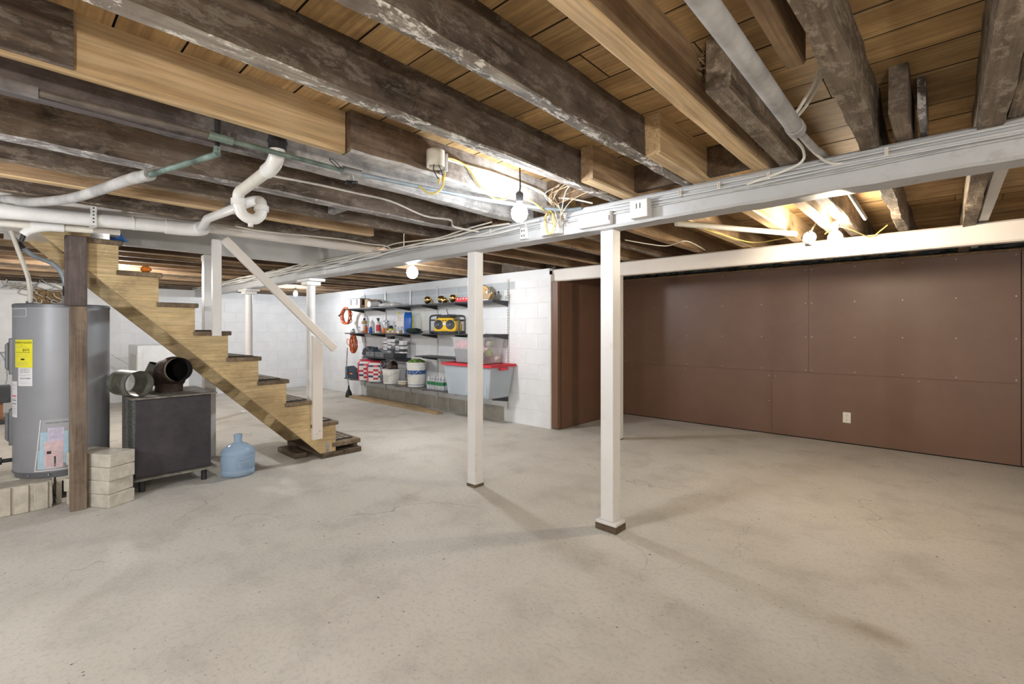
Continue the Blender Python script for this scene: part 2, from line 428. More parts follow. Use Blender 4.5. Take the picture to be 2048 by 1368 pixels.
def spline(pts, k=6):
    """smooth curve through points"""
    P = [Vector(p) for p in pts]; out = []
    for i in range(len(P) - 1):
        a = P[max(i - 1, 0)]; b = P[i]; c = P[i + 1]; d = P[min(i + 2, len(P) - 1)]
        for j in range(k):
            t = j / k
            out.append(.5 * ((2 * b) + (c - a) * t + (2 * a - 5 * b + 4 * c - d) * t * t + (3 * b - a - 3 * c + d) * t ** 3))
    out.append(P[-1]); return out
TXT = {}
def text_mesh(txt, size, mat, name='lettering', parent=None, fn=None, align='CENTER'):
    """flat lettering; fn maps (x, y) of the text to a point"""
    cu = bpy.data.curves.new(name, 'FONT'); cu.body = txt; cu.size = size; cu.align_x = align; cu.align_y = 'CENTER'
    to = bpy.data.objects.new(name + '_tmp', cu); COL.objects.link(to)
    bpy.context.view_layer.update()
    me = bpy.data.meshes.new_from_object(to.evaluated_get(bpy.context.evaluated_depsgraph_get()))
    bpy.data.objects.remove(to); bpy.data.curves.remove(cu)
    for v in me.vertices: v.co = fn(v.co.x, v.co.y)
    me.materials.clear(); me.materials.append(MATS[mat])
    o = bpy.data.objects.new(name, me); COL.objects.link(o); o.parent = parent
    return o

# ================================================================ THE SETTING
ZB, ZC = 2.03, 2.21            # underside of joists, underside of subfloor
XL, XR, YN, YB, YW = -10.47, 2.6, -3.0, 4.70, 6.29
fl = MB().box(XL - .2, XR + .2, YN - .2, YW + .4, -.1, 0).build('floor', 'concrete_floor'); struct(fl)
def block_wall(name, along, fixed, a0, a1, z1, faces, thick, sel, skip_behind=None):
    """concrete block wall: a backing of mortar with blocks standing proud of it"""
    m = MB()
    if along == 'x': m.box(a0, a1, fixed, fixed + thick, 0, z1)
    else: m.box(fixed - thick, fixed, a0, a1, 0, z1)
    o = struct(m.build(name, 'mortar'))
    L, Hh, g, pr = .40, .20, .006, .0022
    cache = {}
    rows = int(round(z1 / Hh))
    for r in range(rows):
        off = 0 if r % 2 == 0 else L / 2
        a = a0 - off
        while a < a1 - .02:
            lo, hi = max(a, a0), min(a + L, a1); a += L
            if hi - lo < .03: continue
            mid = (lo + hi) / 2
            if skip_behind and mid < skip_behind: continue
            mat = sel(mid, (r + .5) * Hh); key = (round(hi - lo, 3), mat)
            if key not in cache:
                w_ = hi - lo; b = MB(); e = .003
                # front face with a small chamfer
                x0, x1, z0, z1_ = -w_ / 2 + g / 2, w_ / 2 - g / 2, g / 2, Hh - g / 2
                if along == 'x':
                    vs = [(x0, .001, z0), (x1, .001, z0), (x1, .001, z1_), (x0, .001, z1_), (x0 + e, -pr, z0 + e), (x1 - e, -pr, z0 + e), (x1 - e, -pr, z1_ - e), (x0 + e, -pr, z1_ - e)]
                else:
                    vs = [(-.001, x0, z0), (-.001, x1, z0), (-.001, x1, z1_), (-.001, x0, z1_), (pr, x0 + e, z0 + e), (pr, x1 - e, z0 + e), (pr, x1 - e, z1_ - e), (pr, x0 + e, z1_ - e)]
                b.add(vs, [(0, 1, 2, 3), (4, 5, 6, 7), (0, 1, 5, 4), (1, 2, 6, 5), (2, 3, 7, 6), (3, 0, 4, 7)])
                cache[key] = b.mesh('concrete_block', mat)
            c = bpy.data.objects.new('concrete_block', cache[key]); COL.objects.link(c); c.parent = o
            c.location = (mid, fixed, r * Hh) if along == 'x' else (fixed, mid, r * Hh)
    return o
def sel_back(x, z):
    if -8.35 < x < -4.45 and 1.6 < z: return 'grey_block_tone'  # upper rows between the shelf ends take a blue-grey tone
    if -8.2 < x < -4.45 and z < .2: return 'bare_block'
    return 'white_block_paint'
block_wall('wall_back', 'x', YB, XL, -3.68, 2.0, None, .25, sel_back)
block_wall('wall_left', 'y', XL, YN, YB + .2, 2.0, None, .2, lambda y, z: 'white_block_paint', skip_behind=-.9)
MB().box(XL, -3.68, YB - .008, YB + .25, 1.905, 2.028).build('trim_1', 'white_block_paint')['kind'] = 'structure'
struct(MB().box(XL - .2, XR + .2, YN - .2, YN, 0, 2.6).build('wall_front', 'white_block_paint'))
struct(MB().box(XR, XR + .2, YN, YW + .4, 0, 2.6).build('wall_side', 'white_block_paint'))
struct(MB().box(XL - .2, XL, YN, YB + .3, 2.0, 2.6).box(XL, -3.68, YB + .12, YB + .3, 2.028, 2.6).build('trim_2', 'old_dark_timber'))
# brown panelled wall
wr = struct(MB().box(-3.75, XR, YW + .012, YW + .15, 0, 2.0).build('wall_right', 'dark_void'))
SCREW = MB().lathe([(.0001, -.002), (.0035, -.0015), (.0045, 0)], 8, T=Matrix.Rotation(-PI / 2, 4, 'X') @ Matrix.Scale(-1, 4, (0, 0, 1))).mesh('screw', 'screw_metal')
def panel(x0, x1, z0, z1, screws):
    p = MB().box(x0 + .0006, x1 - .0006, YW, YW + .011, z0 + .0006, z1 - .0006).build('panel', 'brown_panel', wr, bevel=.0008)
    for (sx, sz) in screws:
        q = bpy.data.objects.new('screw', SCREW); COL.objects.link(q); q.parent = p; q.location = (sx, YW - .0005, sz)
def grid(x0, x1, zs, step=.40):
    n = max(1, int((x1 - x0) / step)); return [(x0 + .03 + (x1 - x0 - .06) * i / n, z) for z in zs for i in range(n + 1)]
panel(-3.54, -1.16, .76, 1.975, grid(-3.54, -1.16, (.79, 1.17, 1.56, 1.94)))
panel(-1.16, .502, .76, 1.975, grid(-1.16, .502, (.79, 1.17, 1.56, 1.94)))
panel(.506, 2.59, .76, 1.975, [])
panel(-3.54, -1.54, .012, .76, [(-1.57, .4), (-1.57, .7), (-2.6, .73), (-3.4, .73)])
panel(-1.54, .502, .012, .76, [(-1.5, .7), (-.2, .73)])
panel(.506, 2.59, .012, .76, [])
# return wall of the recess
wc = struct(MB().box(-3.80, -3.565, YB + .08, YW + .02, 0, 2.0).build('wall_corner', 'brown_panel'))
MB().box(-3.565, -3.553, 4.80, YW, .012, 1.86).build('panel', 'brown_panel', wc, bevel=.001)
struct(MB().box(-3.68, -3.66, YB - .005, YB + .10, 0, 1.95).build('trim_3', 'white_paint'))
struct(MB().box(-3.66, -3.565, 4.715, 4.79, 0.015, 1.86).build('trim_4', 'brown_panel', bevel=.003))
struct(MB().box(-3.60, XR, YW - .02, YW + .012, 1.975, 1.995).build('trim_5', 'tan_joist_wood'))
struct(MB().box(-3.80, XR, YW + .16, YW + .40, 0, 2.6).build('wall_outer', 'bare_block'))
m = MB()
for i in range(60):
    x = -3.6 + i * .1; m.blob((x, YW + .10, 2.045 + .008 * math.sin(i * 2.3)), (.075, .05, .022 + .012 * noise.noise((i * .7, 0, 0))), 8, 0, .6, i)
o = m.build('insulation_strip', 'insulation_blue'); recentre(o); o['kind'] = 'stuff'; tag(o, 'blue-grey insulation stuffed along the top of the brown wall', 'insulation')

# ---------------------------------------------------------------- ceiling: backing, subfloor boards, joists
WX0, WX1, WY0, WY1 = -5.22, -4.16, -.9, 2.46       # stairwell opening
ceil = MB()
for (a, b, c, d) in ((XL - .2, WX0, YN - .2, YW + .4), (WX1, XR + .2, YN - .2, YW + .4), (WX0, WX1, YN - .2, WY0), (WX0, WX1, WY1, YW + .4)):
    ceil.box(a, b, c, d, ZC + .014, ZC + .05)
ceil = struct(ceil.build('ceiling', 'dark_void'))
PW = .19
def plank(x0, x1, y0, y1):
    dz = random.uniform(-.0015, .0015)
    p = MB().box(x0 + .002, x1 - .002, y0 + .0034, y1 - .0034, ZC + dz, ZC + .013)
    p.mi = [0, 0, 1, 1, 1, 1]  # aged dark sides; their colour also puts shade into the gaps
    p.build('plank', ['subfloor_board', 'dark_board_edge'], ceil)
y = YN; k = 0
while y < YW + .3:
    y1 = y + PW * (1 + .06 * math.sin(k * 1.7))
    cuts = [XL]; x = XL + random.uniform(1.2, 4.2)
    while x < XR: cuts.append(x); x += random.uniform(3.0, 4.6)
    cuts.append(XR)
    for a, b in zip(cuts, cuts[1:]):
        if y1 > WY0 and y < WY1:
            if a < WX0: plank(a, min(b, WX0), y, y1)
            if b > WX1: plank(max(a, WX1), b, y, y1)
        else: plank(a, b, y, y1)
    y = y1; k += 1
JN = [0]
def joist(x0, x1, y0, y1, mats, zb=ZB, zt=ZC, rough=.004, label=None, name='joist', wane=0):
    """a timber along Y with an uneven underside: mats = (sides, underside)"""
    JN[0] += 1; sd = JN[0] * 7.3
    n = max(2, int((y1 - y0) / .09)); vs = []; fs = []; mi = []
    c = .12 * (x1 - x0)
    for i in range(n + 1):
        yy = y0 + (y1 - y0) * i / n
        def nz(k, f=3.0): return noise.noise((yy * f, sd + k * 5.1, .3)) * rough + noise.noise((yy * f * 5, sd + k, 1.7)) * rough * .5
        w_ = wane * max(0, noise.noise((yy * 1.7, sd, 4.0)) + .1)
        vs += [(x0 + nz(0), yy, zt), (x0 + nz(1), yy, zb + c + nz(2)), (x0 + c * .6 + nz(3), yy, zb + nz(4)),
               (x1 - c * .6 + nz(5) - w_, yy, zb + nz(6)), (x1 + nz(7), yy, zb + c + nz(8) + w_), (x1 + nz(9), yy, zt)]
    m = MB(); o = 0
    for i in range(n):
        for j in range(5):
            a = i * 6 + j; fs.append((a, a + 1, a + 7, a + 6)); mi.append(1 if j == 2 or (j in (1, 3)) else 0)
    m.v = [Vector(p) for p in vs]; m.f = [list(f) for f in fs]; m.mi = mi
    m.f.append(list(range(6))); m.mi.append(0); m.f.append([n * 6 + j for j in range(6)][::-1]); m.mi.append(0)
    ob = m.build(name, mats, ceil, smooth=25)
    if label: ob['label'] = label
    return ob
D, B, G, E_, W, FR, T = 'old_dark_timber', 'old_brown_timber', 'grey_old_timber', 'dusty_timber_edge', 'whitewashed_timber', 'fresh_pine', 'tan_joist_wood'
YE = 6.28
# near bay, right of the stairs
joist(-.70, -.63, YN, 4.95, (T, 'fresh_pine'), label='tan sawn joist with pale underside')
joist(-1.06, -1.00, YN, 2.66, (D, E_), rough=.012, wane=.02, label='dark old joist with dusty pale underside')
joist(-1.51, -1.44, YN, 2.66, (D, E_), rough=.006, label='dark smooth joist with dusty pale edge')
joist(-1.985, -1.945, YN, 1.03, (FR, FR), rough=.001, label='fresh pine board sistered to an old joist')
joist(-1.944, -1.925, -.02, .15, (D, D), rough=.002, zb=2.035, name='joist_patch')
joist(-1.99, -1.905, 1.035, 2.66, ('half_limed_timber', 'half_whitewashed_timber'), rough=.009, label='old rough joist with cut end')
joist(-2.315, -2.235, YN, 2.66, ('half_whitewashed_timber', 'half_whitewashed_timber'), rough=.007, label='whitewashed joist with flaking paint')
joist(-2.87, -2.79, YN, 2.66, (D, W), rough=.007)
joist(-3.23, -3.17, YN, 2.66, (D, G), rough=.005)
joist(-3.55, -3.49, YN, 2.1, (T, FR), rough=.002, label='light tan joist')
joist(-3.95, -3.88, YN, 2.66, (D, G), rough=.005)
# right of the camera
joist(-.275, -.205, YN, YE, (G, G), rough=.012, wane=.018, zb=2.02, label='rough hewn grey-brown joist with wavy edge')
joist(-.385, -.33, .3, 1.74, (T, T), rough=.002, zb=2.10, label='short tan nailing block')
joist(.085, .16, YN, YE, (G, G), rough=.008, zb=2.0, label='old joist at the right edge')
joist(.165, .205, YN, 3.2, ('brown_post_wood', G), rough=.004, zb=2.03)
joist(.17, .225, 2.9, YE, ('white_paint', 'white_paint'), rough=.001, zb=2.03, label='white painted joist beyond the main beam')
for x in (.62, 1.05, 1.5, 1.95, 2.4): joist(x, x + .06, YN, YE, (G, G), rough=.004)
# far bay: joists that lap over the main beam
joist(-1.00, -.925, 1.97, YE, (FR, FR), rough=.001, label='fresh pine joist lapping over the main beam')
joist(-1.42, -1.345, 2.08, YE, (T, FR), rough=.002, label='short-lapped tan joist end')
joist(-.585, -.505, 1.58, YE, (G, G), rough=.006, label='old brown joist end over the main beam')
joist(-.155, -.10, 2.2, 3.0, ('old_dark_timber', G), rough=.003, label='dark joist stub beside the rough joist')
joist(-.08, -.055, 2.36, 2.66, (W, W), rough=.002, zb=2.05)
x = -1.86; i = 0
while x > XL + .1:
    ye = YE if x > -3.66 else 4.95
    mm = [(T, T), (B, G), (T, G), (B, T)][i % 4]
    if not (-4.0 > x > -4.3): joist(x, x + .06, 2.665, ye, mm, rough=.004)
    x -= .405; i += 1
# near bay, left of the stairs
x = -5.62; i = 0
while x > XL + .1:
    joist(x, x + .06, YN, 2.66, [(T, T), (B, T), (T, G), (B, G)][i % 4], rough=.003)
    x -= .41; i += 1
# blocking between joists
for (x0, x1, yy, mm) in ((-3.17, -2.87, 1.55, W), (-3.49, -3.23, 1.0, D), (-2.79, -2.315, 2.40, D), (-1.905, -1.51, 2.40, B), (-1.44, -1.06, 2.52, B), (-.925, -.70, 2.52, B), (.16, .62, 2.55, D), (-3.88, -3.55, 1.7, D)):
    MB().box(x0, x1, yy, yy + .045, ZB + .03, ZC).build('blocking', mm, ceil)
# rim timbers closing the ceiling behind the walls
struct(MB().box(XL, XR, YN - .02, YN + .04, ZB, ZC).box(-3.7, XR, YW + .02, YW + .15, 2.05, ZC).build('trim_6', 'old_dark_timber'))
# stairwell lining
struct(MB().box(WX1, WX1 + .085, -1.0, 2.50, 1.995, ZC + .02).build('trim_7', 'cream_white_paint', bevel=.003))
sw = MB().box(WX0 - .04, WX0, WY0, WY1, 1.99, 3.0).box(WX0 - .04, WX1 + .04, WY1, WY1 + .04, 1.99, 3.0).box(WX1, WX1 + .04, WY0, WY1, ZC + .021, 3.0).box(WX0 - .04, WX1 + .04, WY0 - .04, WY0, 1.99, 3.0)
struct(sw.build('wall_stairwell', 'well_paint'))
struct(MB().box(WX0 - .075, WX0 - .04, WY0, WY1, 1.985, ZC).build('trim_8', 'white_paint', bevel=.003))
struct(MB().box(WX0 - .1, WX1 + .1, WY0 - .1, WY1 + .1, 3.0, 3.05).build('ceiling_stairwell', 'well_paint'))
# nest of debris between joists, nails through the boards
m = MB()
for i in range(420):
    t = random.random(); p = Vector((-.61 + random.gauss(0, .018), 1.62 + .85 * t, ZC - .02 - .13 * random.random() ** 1.5 * (.4 + .6 * t)))
    d = Vector((random.gauss(0, 1), random.gauss(0, 1), random.gauss(0, .7))).normalized() * random.uniform(.015, .04)
    m.tube([p - d, p + d * .3, p + d], random.uniform(.0015, .004), 3, caps=False)
o = m.build('nest_debris', 'debris_brown'); recentre(o); o['kind'] = 'stuff'; tag(o, 'brown shredded nest debris packed between two joists', 'debris')
NAIL = MB().tube([(0, 0, .005), (.002, .003, -.04), (0, .008, -.075)], .0028, 6).mesh('nail', 'iron_black')
for (px, py) in ((1305, 20), (1336, 50), (1348, 68), (1380, 100), (1394, 122), (1430, 158), (1418, 140), (1290, 8)):
    q = bpy.data.objects.new('nail', NAIL); COL.objects.link(q); q.parent = ceil
    q.location = at_z(px, py, ZC); q.rotation_euler = (random.uniform(-.3, .3), random.uniform(-.3, .3), random.random() * 6)

# ================================================================ BEAMS AND POSTS
def rough_beam(name, x0, x1, y0, y1, z0, z1, mats, label, amp=.003, cat='beam', wear=None):
    n = int((x1 - x0) / .06); vs = []; m = MB()
    for i in range(n + 1):
        xx = x0 + (x1 - x0) * i / n
        def nz(k): return noise.noise((xx * 2.5, k * 9.7, 2.0)) * amp + noise.noise((xx * 11, k * 3.7, 8.0)) * amp * .6
        e = .012
        ring = [(y0, z0 + e), (y0 + e, z0), (y1 - e, z0), (y1, z0 + e), (y1, z1), (y0 + e, z1), (y0, z1 - e)]
        for k, (a, b) in enumerate(ring): vs.append(Vector((xx, a + nz(k), b + nz(k + 20))))
    R_ = 7
    for i in range(n):
        for j in range(R_):
            j2 = (j + 1) % R_; m.f.append([i * R_ + j, i * R_ + j2, (i + 1) * R_ + j2, (i + 1) * R_ + j]); m.mi.append(0)
    m.v = vs; m.f += [list(range(R_)), [n * R_ + j for j in range(R_)]]; m.mi += [0, 0]
    o = recentre(m.build(name, mats)); return tag(o, label, cat)
rough_beam('main_beam', XL + .02, XR, 2.50, 2.66, 1.872, 2.026, ['grey_white_beam_paint'], 'long rough white-grey main beam running across the room with cables along it', .006)
rough_beam('painted_beam', -3.74, XR, 4.75, 4.855, 1.865, 2.018, ['cream_white_paint'], 'smooth cream-white beam in front of the brown wall', .001)
def square_post(name, x, y, s, z1, label, foot, m='white_post_paint'):
    t = thing(name, label, 'post', (x, y, 0))
    MB().box(-s / 2, s / 2, -s / 2, s / 2, foot[2], z1).build('shaft', m, t, world=False, bevel=.003)
    MB().box(-foot[0] / 2, foot[0] / 2, -foot[1] / 2, foot[1] / 2, 0, foot[2] * .65).build('foot_block', 'scrap_wood', t, world=False, bevel=.004)
    MB().box(-foot[0] / 2 + .003, foot[0] / 2 - .003, -foot[1] / 2 + .003, foot[1] / 2 - .003, foot[2] * .65, foot[2]).build('foot_plate', m, t, world=False, bevel=.003)
    return t
square_post('support_post', -1.555, 2.605, .089, 1.872, 'nearest square white post on a wood foot block, under the beam', (.15, .12, .06))
square_post('support_post', -2.785, 2.59, .089, 1.872, 'white square post standing in front of the shelves', (.10, .10, .035))
square_post('support_post', -2.765, 4.80, .085, 1.866, 'white square post under the cream beam, close to the brown recess', (.09, .09, .012))
def lally(x, y, label):
    t = thing('round_column', label, 'column', (x, y, 0), group='round white columns under the main beam')
    MB().lathe([(.052, 0), (.052, 1.80)], 24).build('shaft', 'white_post_paint', t, world=False)
    MB().box(-.17, .17, -.10, .10, 1.84, 1.872).build('cap_plate', 'white_post_paint', t, world=False, bevel=.004)
    MB().box(-.085, .085, -.085, .085, 1.795, 1.84).build('cap_block', 'white_post_paint', t, world=False, bevel=.004)
    MB().box(-.10, .10, -.10, .10, 0, .012).build('base_plate', 'white_post_paint', t, world=False)
lally(-5.74, 2.59, 'round white column just behind the stair handrail')
lally(-7.87, 2.59, 'round white column farther back, near the left wall')

# ================================================================ STAIRCASE
SX0, SX1 = -5.30, -4.475        # far and near faces
RISE, RUN = .2215, .2345
st = thing('staircase', 'rough pine open-sided basement staircase with worn brown treads', 'stairs', ((SX0 + SX1) / 2, 1.3, 0))
# tread k: 0 lowest; top height and nose
def tz(k): return .135 + RISE * k if k else .135
TREADS = []
for k in range(9):
    z = [.135, .345, .575, .795, 1.015, 1.24, 1.465, 1.69, 1.905][k]; nose = 2.53 - RUN * k - .005 * k
    TREADS.append((z, nose))
def saw(x0, x1):
    """sawtooth stringer: zigzag top, straight sloping bottom"""
    top = []
    for k in range(1, 9):
        z, nose = TREADS[k]; r = nose - .022
        zb = .045 if k == 1 else TREADS[k - 1][0] - .036
        top += [(r, zb), (r, z - .036)]
    top += [(.02, TREADS[8][0] - .036), (.02, 2.0)]
    bot = [(-.02, 2.0), (-.02, 2.07), (2.11, .045)]
    # straight lower edge through (.40,1.69) and (2.11,.045)
    bot = [(-.02, 2.0), (.07, 2.0), (2.115, .045)]
    pts = top[:-1] + [(.02, 1.99)] + [(.085, 1.99)] if False else top[:-2] + [(.44, TREADS[8][0] - .036), (.44, 1.985), (.10, 1.985), (2.115, .045)]
    return MB().prism(pts, x0, x1, 'x').build('stringer', 'pine_stringer', st, smooth=20, bevel=.002)
saw(SX1 - .042, SX1)
saw(SX0, SX0 + .042)
for k, (z, nose) in enumerate(TREADS):
    dep = .275 if k else .30
    ov = .02
    if k == 0:
        MB().box(SX0 + .05, SX1 - .02 + .04, nose - dep, nose, z - .045, z).build('tread', 'worn_tread_wood', st, bevel=.006)
    else:
        MB().box(SX0 - ov, SX1 + ov, nose - dep, nose, z - .036, z).build('tread', 'worn_tread_wood', st, bevel=.007)
    if k == 1:
        zb = TREADS[k - 1][0] if k > 1 else .05
        MB().box(SX0 + .043, SX1 - .043, nose - .045, nose - .025, zb, z - .037).build('riser', 'worn_tread_wood', st)
MB().box(SX0 + .1, SX1 + .005, 2.46, 2.50, .05, .089).build('riser', 'scrap_wood', st, bevel=.004)
MB().box(SX0 + .02, SX1 + .03, 2.12, 2.34, 0, .044).build('foot_board', 'scrap_wood', st, bevel=.006)
MB().box(SX0 + .10, SX1 + .035, 2.345, 2.53, 0, .05).build('foot_board', 'scrap_wood', st, bevel=.006)
MB().box(SX1 + .0005, SX1 + .004, 2.165, 2.195, .01, .15).build('metal_strap', 'galvanised', st)
# wooden cover board at the head of the stairs
MB().box(SX0, SX1 + .01, .02, .60, 1.945, 1.985).build('head_board', 'cream_white_paint', st)
# mats on the treads
mm = MB().box(-.30, .30, -.10, .10, 0, .008, 0)
for i in range(7):
    for j in range(3): mm.box(-.28 + i * .082, -.225 + i * .082, -.085 + j * .06, -.04 + j * .06, .008, .0105, 1)
mesh_mat = mm.mesh('tread_mat', ['mat_black', 'mat_tan'])
for k, nm in ((0, 'lowest'), (1, 'second'), (2, 'third'), (3, 'fourth'), (4, 'fifth'), (5, 'sixth')):
    z, nose = TREADS[k]
    q = bpy.data.objects.new('tread_mat', mesh_mat); COL.objects.link(q); q.location = ((SX0 + SX1) / 2 + .06, nose - (.15 if k else .155), z + .0005)
    q.rotation_euler = (0, 0, random.uniform(-.03, .03))
    tag(q, 'black rubber lattice mat on the %s stair tread from the floor' % nm, 'mat', 'mats on the stair treads')
# scrap under the foot of the stairs
o = recentre(MB().box(-5.05, -4.62, 1.93, 2.05, 0, .05).build('scrap_board', 'scrap_wood', bevel=.006)); tag(o, 'dark scrap board lying under the foot of the stairs', 'board')
# railing
rl = thing('stair_railing', 'white painted stair handrail with two square posts', 'railing', (SX1 + .03, 1.65, .2))
MB().box(SX1 + .001, SX1 + .042, 2.02, 2.115, .20, 1.10).prism([(2.02, 1.10), (2.115, 1.10), (2.115, 1.105), (2.02, 1.195)], SX1 + .001, SX1 + .042, 'x').build('newel_post', 'cream_white_paint', rl, bevel=.003)
MB().box(SX1 + .001, SX1 + .045, 1.185, 1.25, 1.20, 2.00).build('upper_post', 'white_post_paint', rl, bevel=.003)
ang = math.atan2(1.055 - 2.0, 2.22 - 1.26)
Tm = Matrix.Translation((SX1 + .066, 1.74, 1.535)) @ Matrix.Rotation(ang, 4, 'X')
L_ = math.hypot(2.22 - 1.26, 2.0 - 1.055)
MB().box(-.022, .022, -L_ / 2, L_ / 2, -.035, .035, 0, Tm).build('handrail', 'cream_white_paint', rl, bevel=.004)
for (yy, zz) in ((2.05, .255), (2.085, .28)): MB().tube([(SX1 + .040, yy, zz), (SX1 + .045, yy, zz)], .006, 8).build('screw', 'screw_metal', rl)
sp = thing('stair_side_post', 'broad white post rising behind the stairs to the stairwell edge', 'post', (-5.36, 1.40, 0))
MB().box(-.045, .045, -.05, .05, 0, 1.985).build('shaft', 'white_post_paint', sp, world=False, bevel=.004)
MB().box(-.05, .05, -.055, .055, 1.93, 1.984).build('cap', 'white_post_paint', sp, world=False, bevel=.003)
# dark timber propping the stairs
dp = thing('timber_prop', 'dark brown timber prop standing in front of the water heater', 'post', (-4.445, .37, 0))
MB().box(-4.470, -4.415, .325, .415, 0, 1.415).build('lower_timber', 'brown_post_wood', dp, bevel=.005)
MB().box(-4.470, -4.415, .30, .415, 1.417, 1.90).build('upper_timber', 'grey_purple_post_wood', dp, bevel=.005)
# blue tarp and orange block on the upper treads
m = MB(); n = 12
for i in range(n):
    a = i / (n - 1); m.prism([(.56 + a * .07, 1.906), (.58 + a * .07, 1.906), (.575 + a * .02, 1.975)], -4.70 + a * .20, -4.685 + a * .20, 'x')
o = recentre(m.build('tarp_bundle', 'blue_tarp')); tag(o, 'crumpled blue tarp bundle on the top stair tread', 'tarp')
o = recentre(MB().blob((-4.52, .76, 1.715), (.05, .035, .024), 12, 0, .35, 3).build('orange_glove', 'orange_plastic')); tag(o, 'small orange cloth lying on the second highest visible tread', 'cloth')

# ================================================================ WATER HEATER AND ITS BLOCKS
HC, HR, HZ0, HZ1 = Vector((-4.97, .33, 0)), .27, .192, 1.44
wh = thing('water_heater', 'tall grey cylindrical water heater with yellow energy label', 'water heater', (HC.x, HC.y, HZ0))
def on_tank(deg, z, off=.002, r=HR):
    a = math.radians(deg); return Vector(((r + off) * math.cos(a), (r + off) * math.sin(a), z - HZ0))
MB().lathe([(HR, .035), (HR, HZ1 - HZ0 - .025)], 64).build('tank', 'tank_grey', wh, world=False)
MB().lathe([(HR - .01, 0), (HR - .008, .034), (HR + .003, .036), (HR + .003, .045)], 64).build('base_ring', 'tank_trim', wh, world=False)
MB().lathe([(HR + .002, HZ1 - HZ0 - .028), (HR + .003, HZ1 - HZ0 - .006), (HR - .006, HZ1 - HZ0), (.0, HZ1 - HZ0 + .004)], 64).build('top_cap', 'tank_trim', wh, world=False)
def wrap_patch(d0, d1, z0, z1, off, name, mat, parent, skew=0, n=14):
    m = MB(); vs = []; fs = []
    for i in range(n + 1):
        for j in (0, 1):
            d = d0 + (d1 - d0) * i / n + (skew if j == 0 else 0); vs.append(on_tank(d, (z0, z1)[j], off))
    for i in range(n): fs.append((2 * i, 2 * i + 2, 2 * i + 3, 2 * i + 1))
    return m.add(vs, fs).build(name, mat, parent, world=False)
def tank_text(txt, size, deg, z, off, parent, mat='ink_black', sx=1.0):
    return text_mesh(txt, size, mat, 'lettering', parent, lambda x, y: on_tank(deg + math.degrees(x * sx / HR), z + y, off))
yl = wrap_patch(-70, -39.5, .984, 1.181, .0015, 'energy_label', 'yellow_label', wh); yl['label'] = 'yellow energy guide label'
tank_text('ENERGYGUIDE', .020, -54.5, 1.160, .003, yl, sx=1.02)
tank_text('$419', .024, -49, 1.107, .003, yl)
wrap_patch(-68, -43, 1.090, 1.0925, .003, 'rule', 'ink_black', yl); tank_text('v', .014, -43.5, 1.092, .003, yl)
tank_text('v', .016, -56, 1.143, .003, yl)
wrap_patch(-57, -51, 1.036, 1.047, .003, 'rule', 'ink_black', yl)
for z in (1.127, 1.076, 1.060, 1.022, 1.014, 1.006, .998): wrap_patch(-67, -46, z, z + .0012, .003, 'rule', 'ink_grey', yl)
wl = wrap_patch(-62.7, -39.8, .853, .983, .0015, 'notice_label', 'paper_white', wh)
for z, t, sz in ((.972, 'WHEN SERVICE IS', .0085), (.961, 'NEEDED REFER TO THE', .0075), (.950, 'MODEL AND SERIAL', .0080), (.906, '1-800-279-0068', .0125)):
    tank_text(t, sz, -51, z, .003, wl)
for z in (.936, .930, .924, .886, .876, .868): wrap_patch(-61, -42, z, z + .001, .003, 'rule', 'ink_grey', wl)
rl_ = wrap_patch(-84, -65, .628, .884, .0015, 'warning_label', 'paper_white', wh)
wrap_patch(-80, -67, .775, .784, .003, 'rule', 'ink_red', rl_)
for z in (.86, .85, .83, .76, .745, .72, .705, .69, .68, .67, .66, .65): wrap_patch(-80, -67, z, z + .002 + .006 * (z in (.745, .72)), .003, 'rule', 'ink_grey', rl_)
for (a, b, c, d) in ((-84, -48.4, 1.400, 1.4025), (-80, -48.4, 1.345, 1.347), (-48.9, -48.2, 1.347, 1.4025)): wrap_patch(a, b, c, d, .002, 'badge_outline', 'paper_white', wh)
# document pouch
po = wrap_patch(-29, 4, .245, .610, .006, 'document_pouch', 'clear_film', wh, skew=-7); po['label'] = 'clear plastic pouch of papers'
wrap_patch(-33, -12, .258, .39, .0025, 'paper', 'paper_blue', po); wrap_patch(-30, 2, .29, .52, .0032, 'paper', 'paper_blue', po)
wrap_patch(-21, -3, .40, .55, .004, 'paper', 'paper_lilac', po); pk = wrap_patch(-25, -4, .262, .455, .005, 'paper', 'paper_pink', po)
for i in range(12): wrap_patch(-23, -16 if i % 3 else -8, .28 + i * .011, .282 + i * .011, .0056, 'print_line', 'ink_grey' if i % 2 else 'ink_red', pk)
wrap_patch(-14, -12, .272, .345, .0056, 'print_line', 'ink_black', pk)
wrap_patch(-22, -17, .365, .385, .0056, 'print_line', 'ink_black', pk)
for i in range(7): wrap_patch(-19, -6, .475 + i * .009, .477 + i * .009, .0046, 'print_line', 'ink_grey', po)
tank_text('HOME SUPPLY ENERGY', .013, -9, .585, .0065, po)
wrap_patch(-29.5, -28.5, .245, .61, .0066, 'pouch_edge', 'paper_white', po, skew=-7); wrap_patch(-36, 4, .245, .250, .0066, 'pouch_edge', 'paper_white', po)
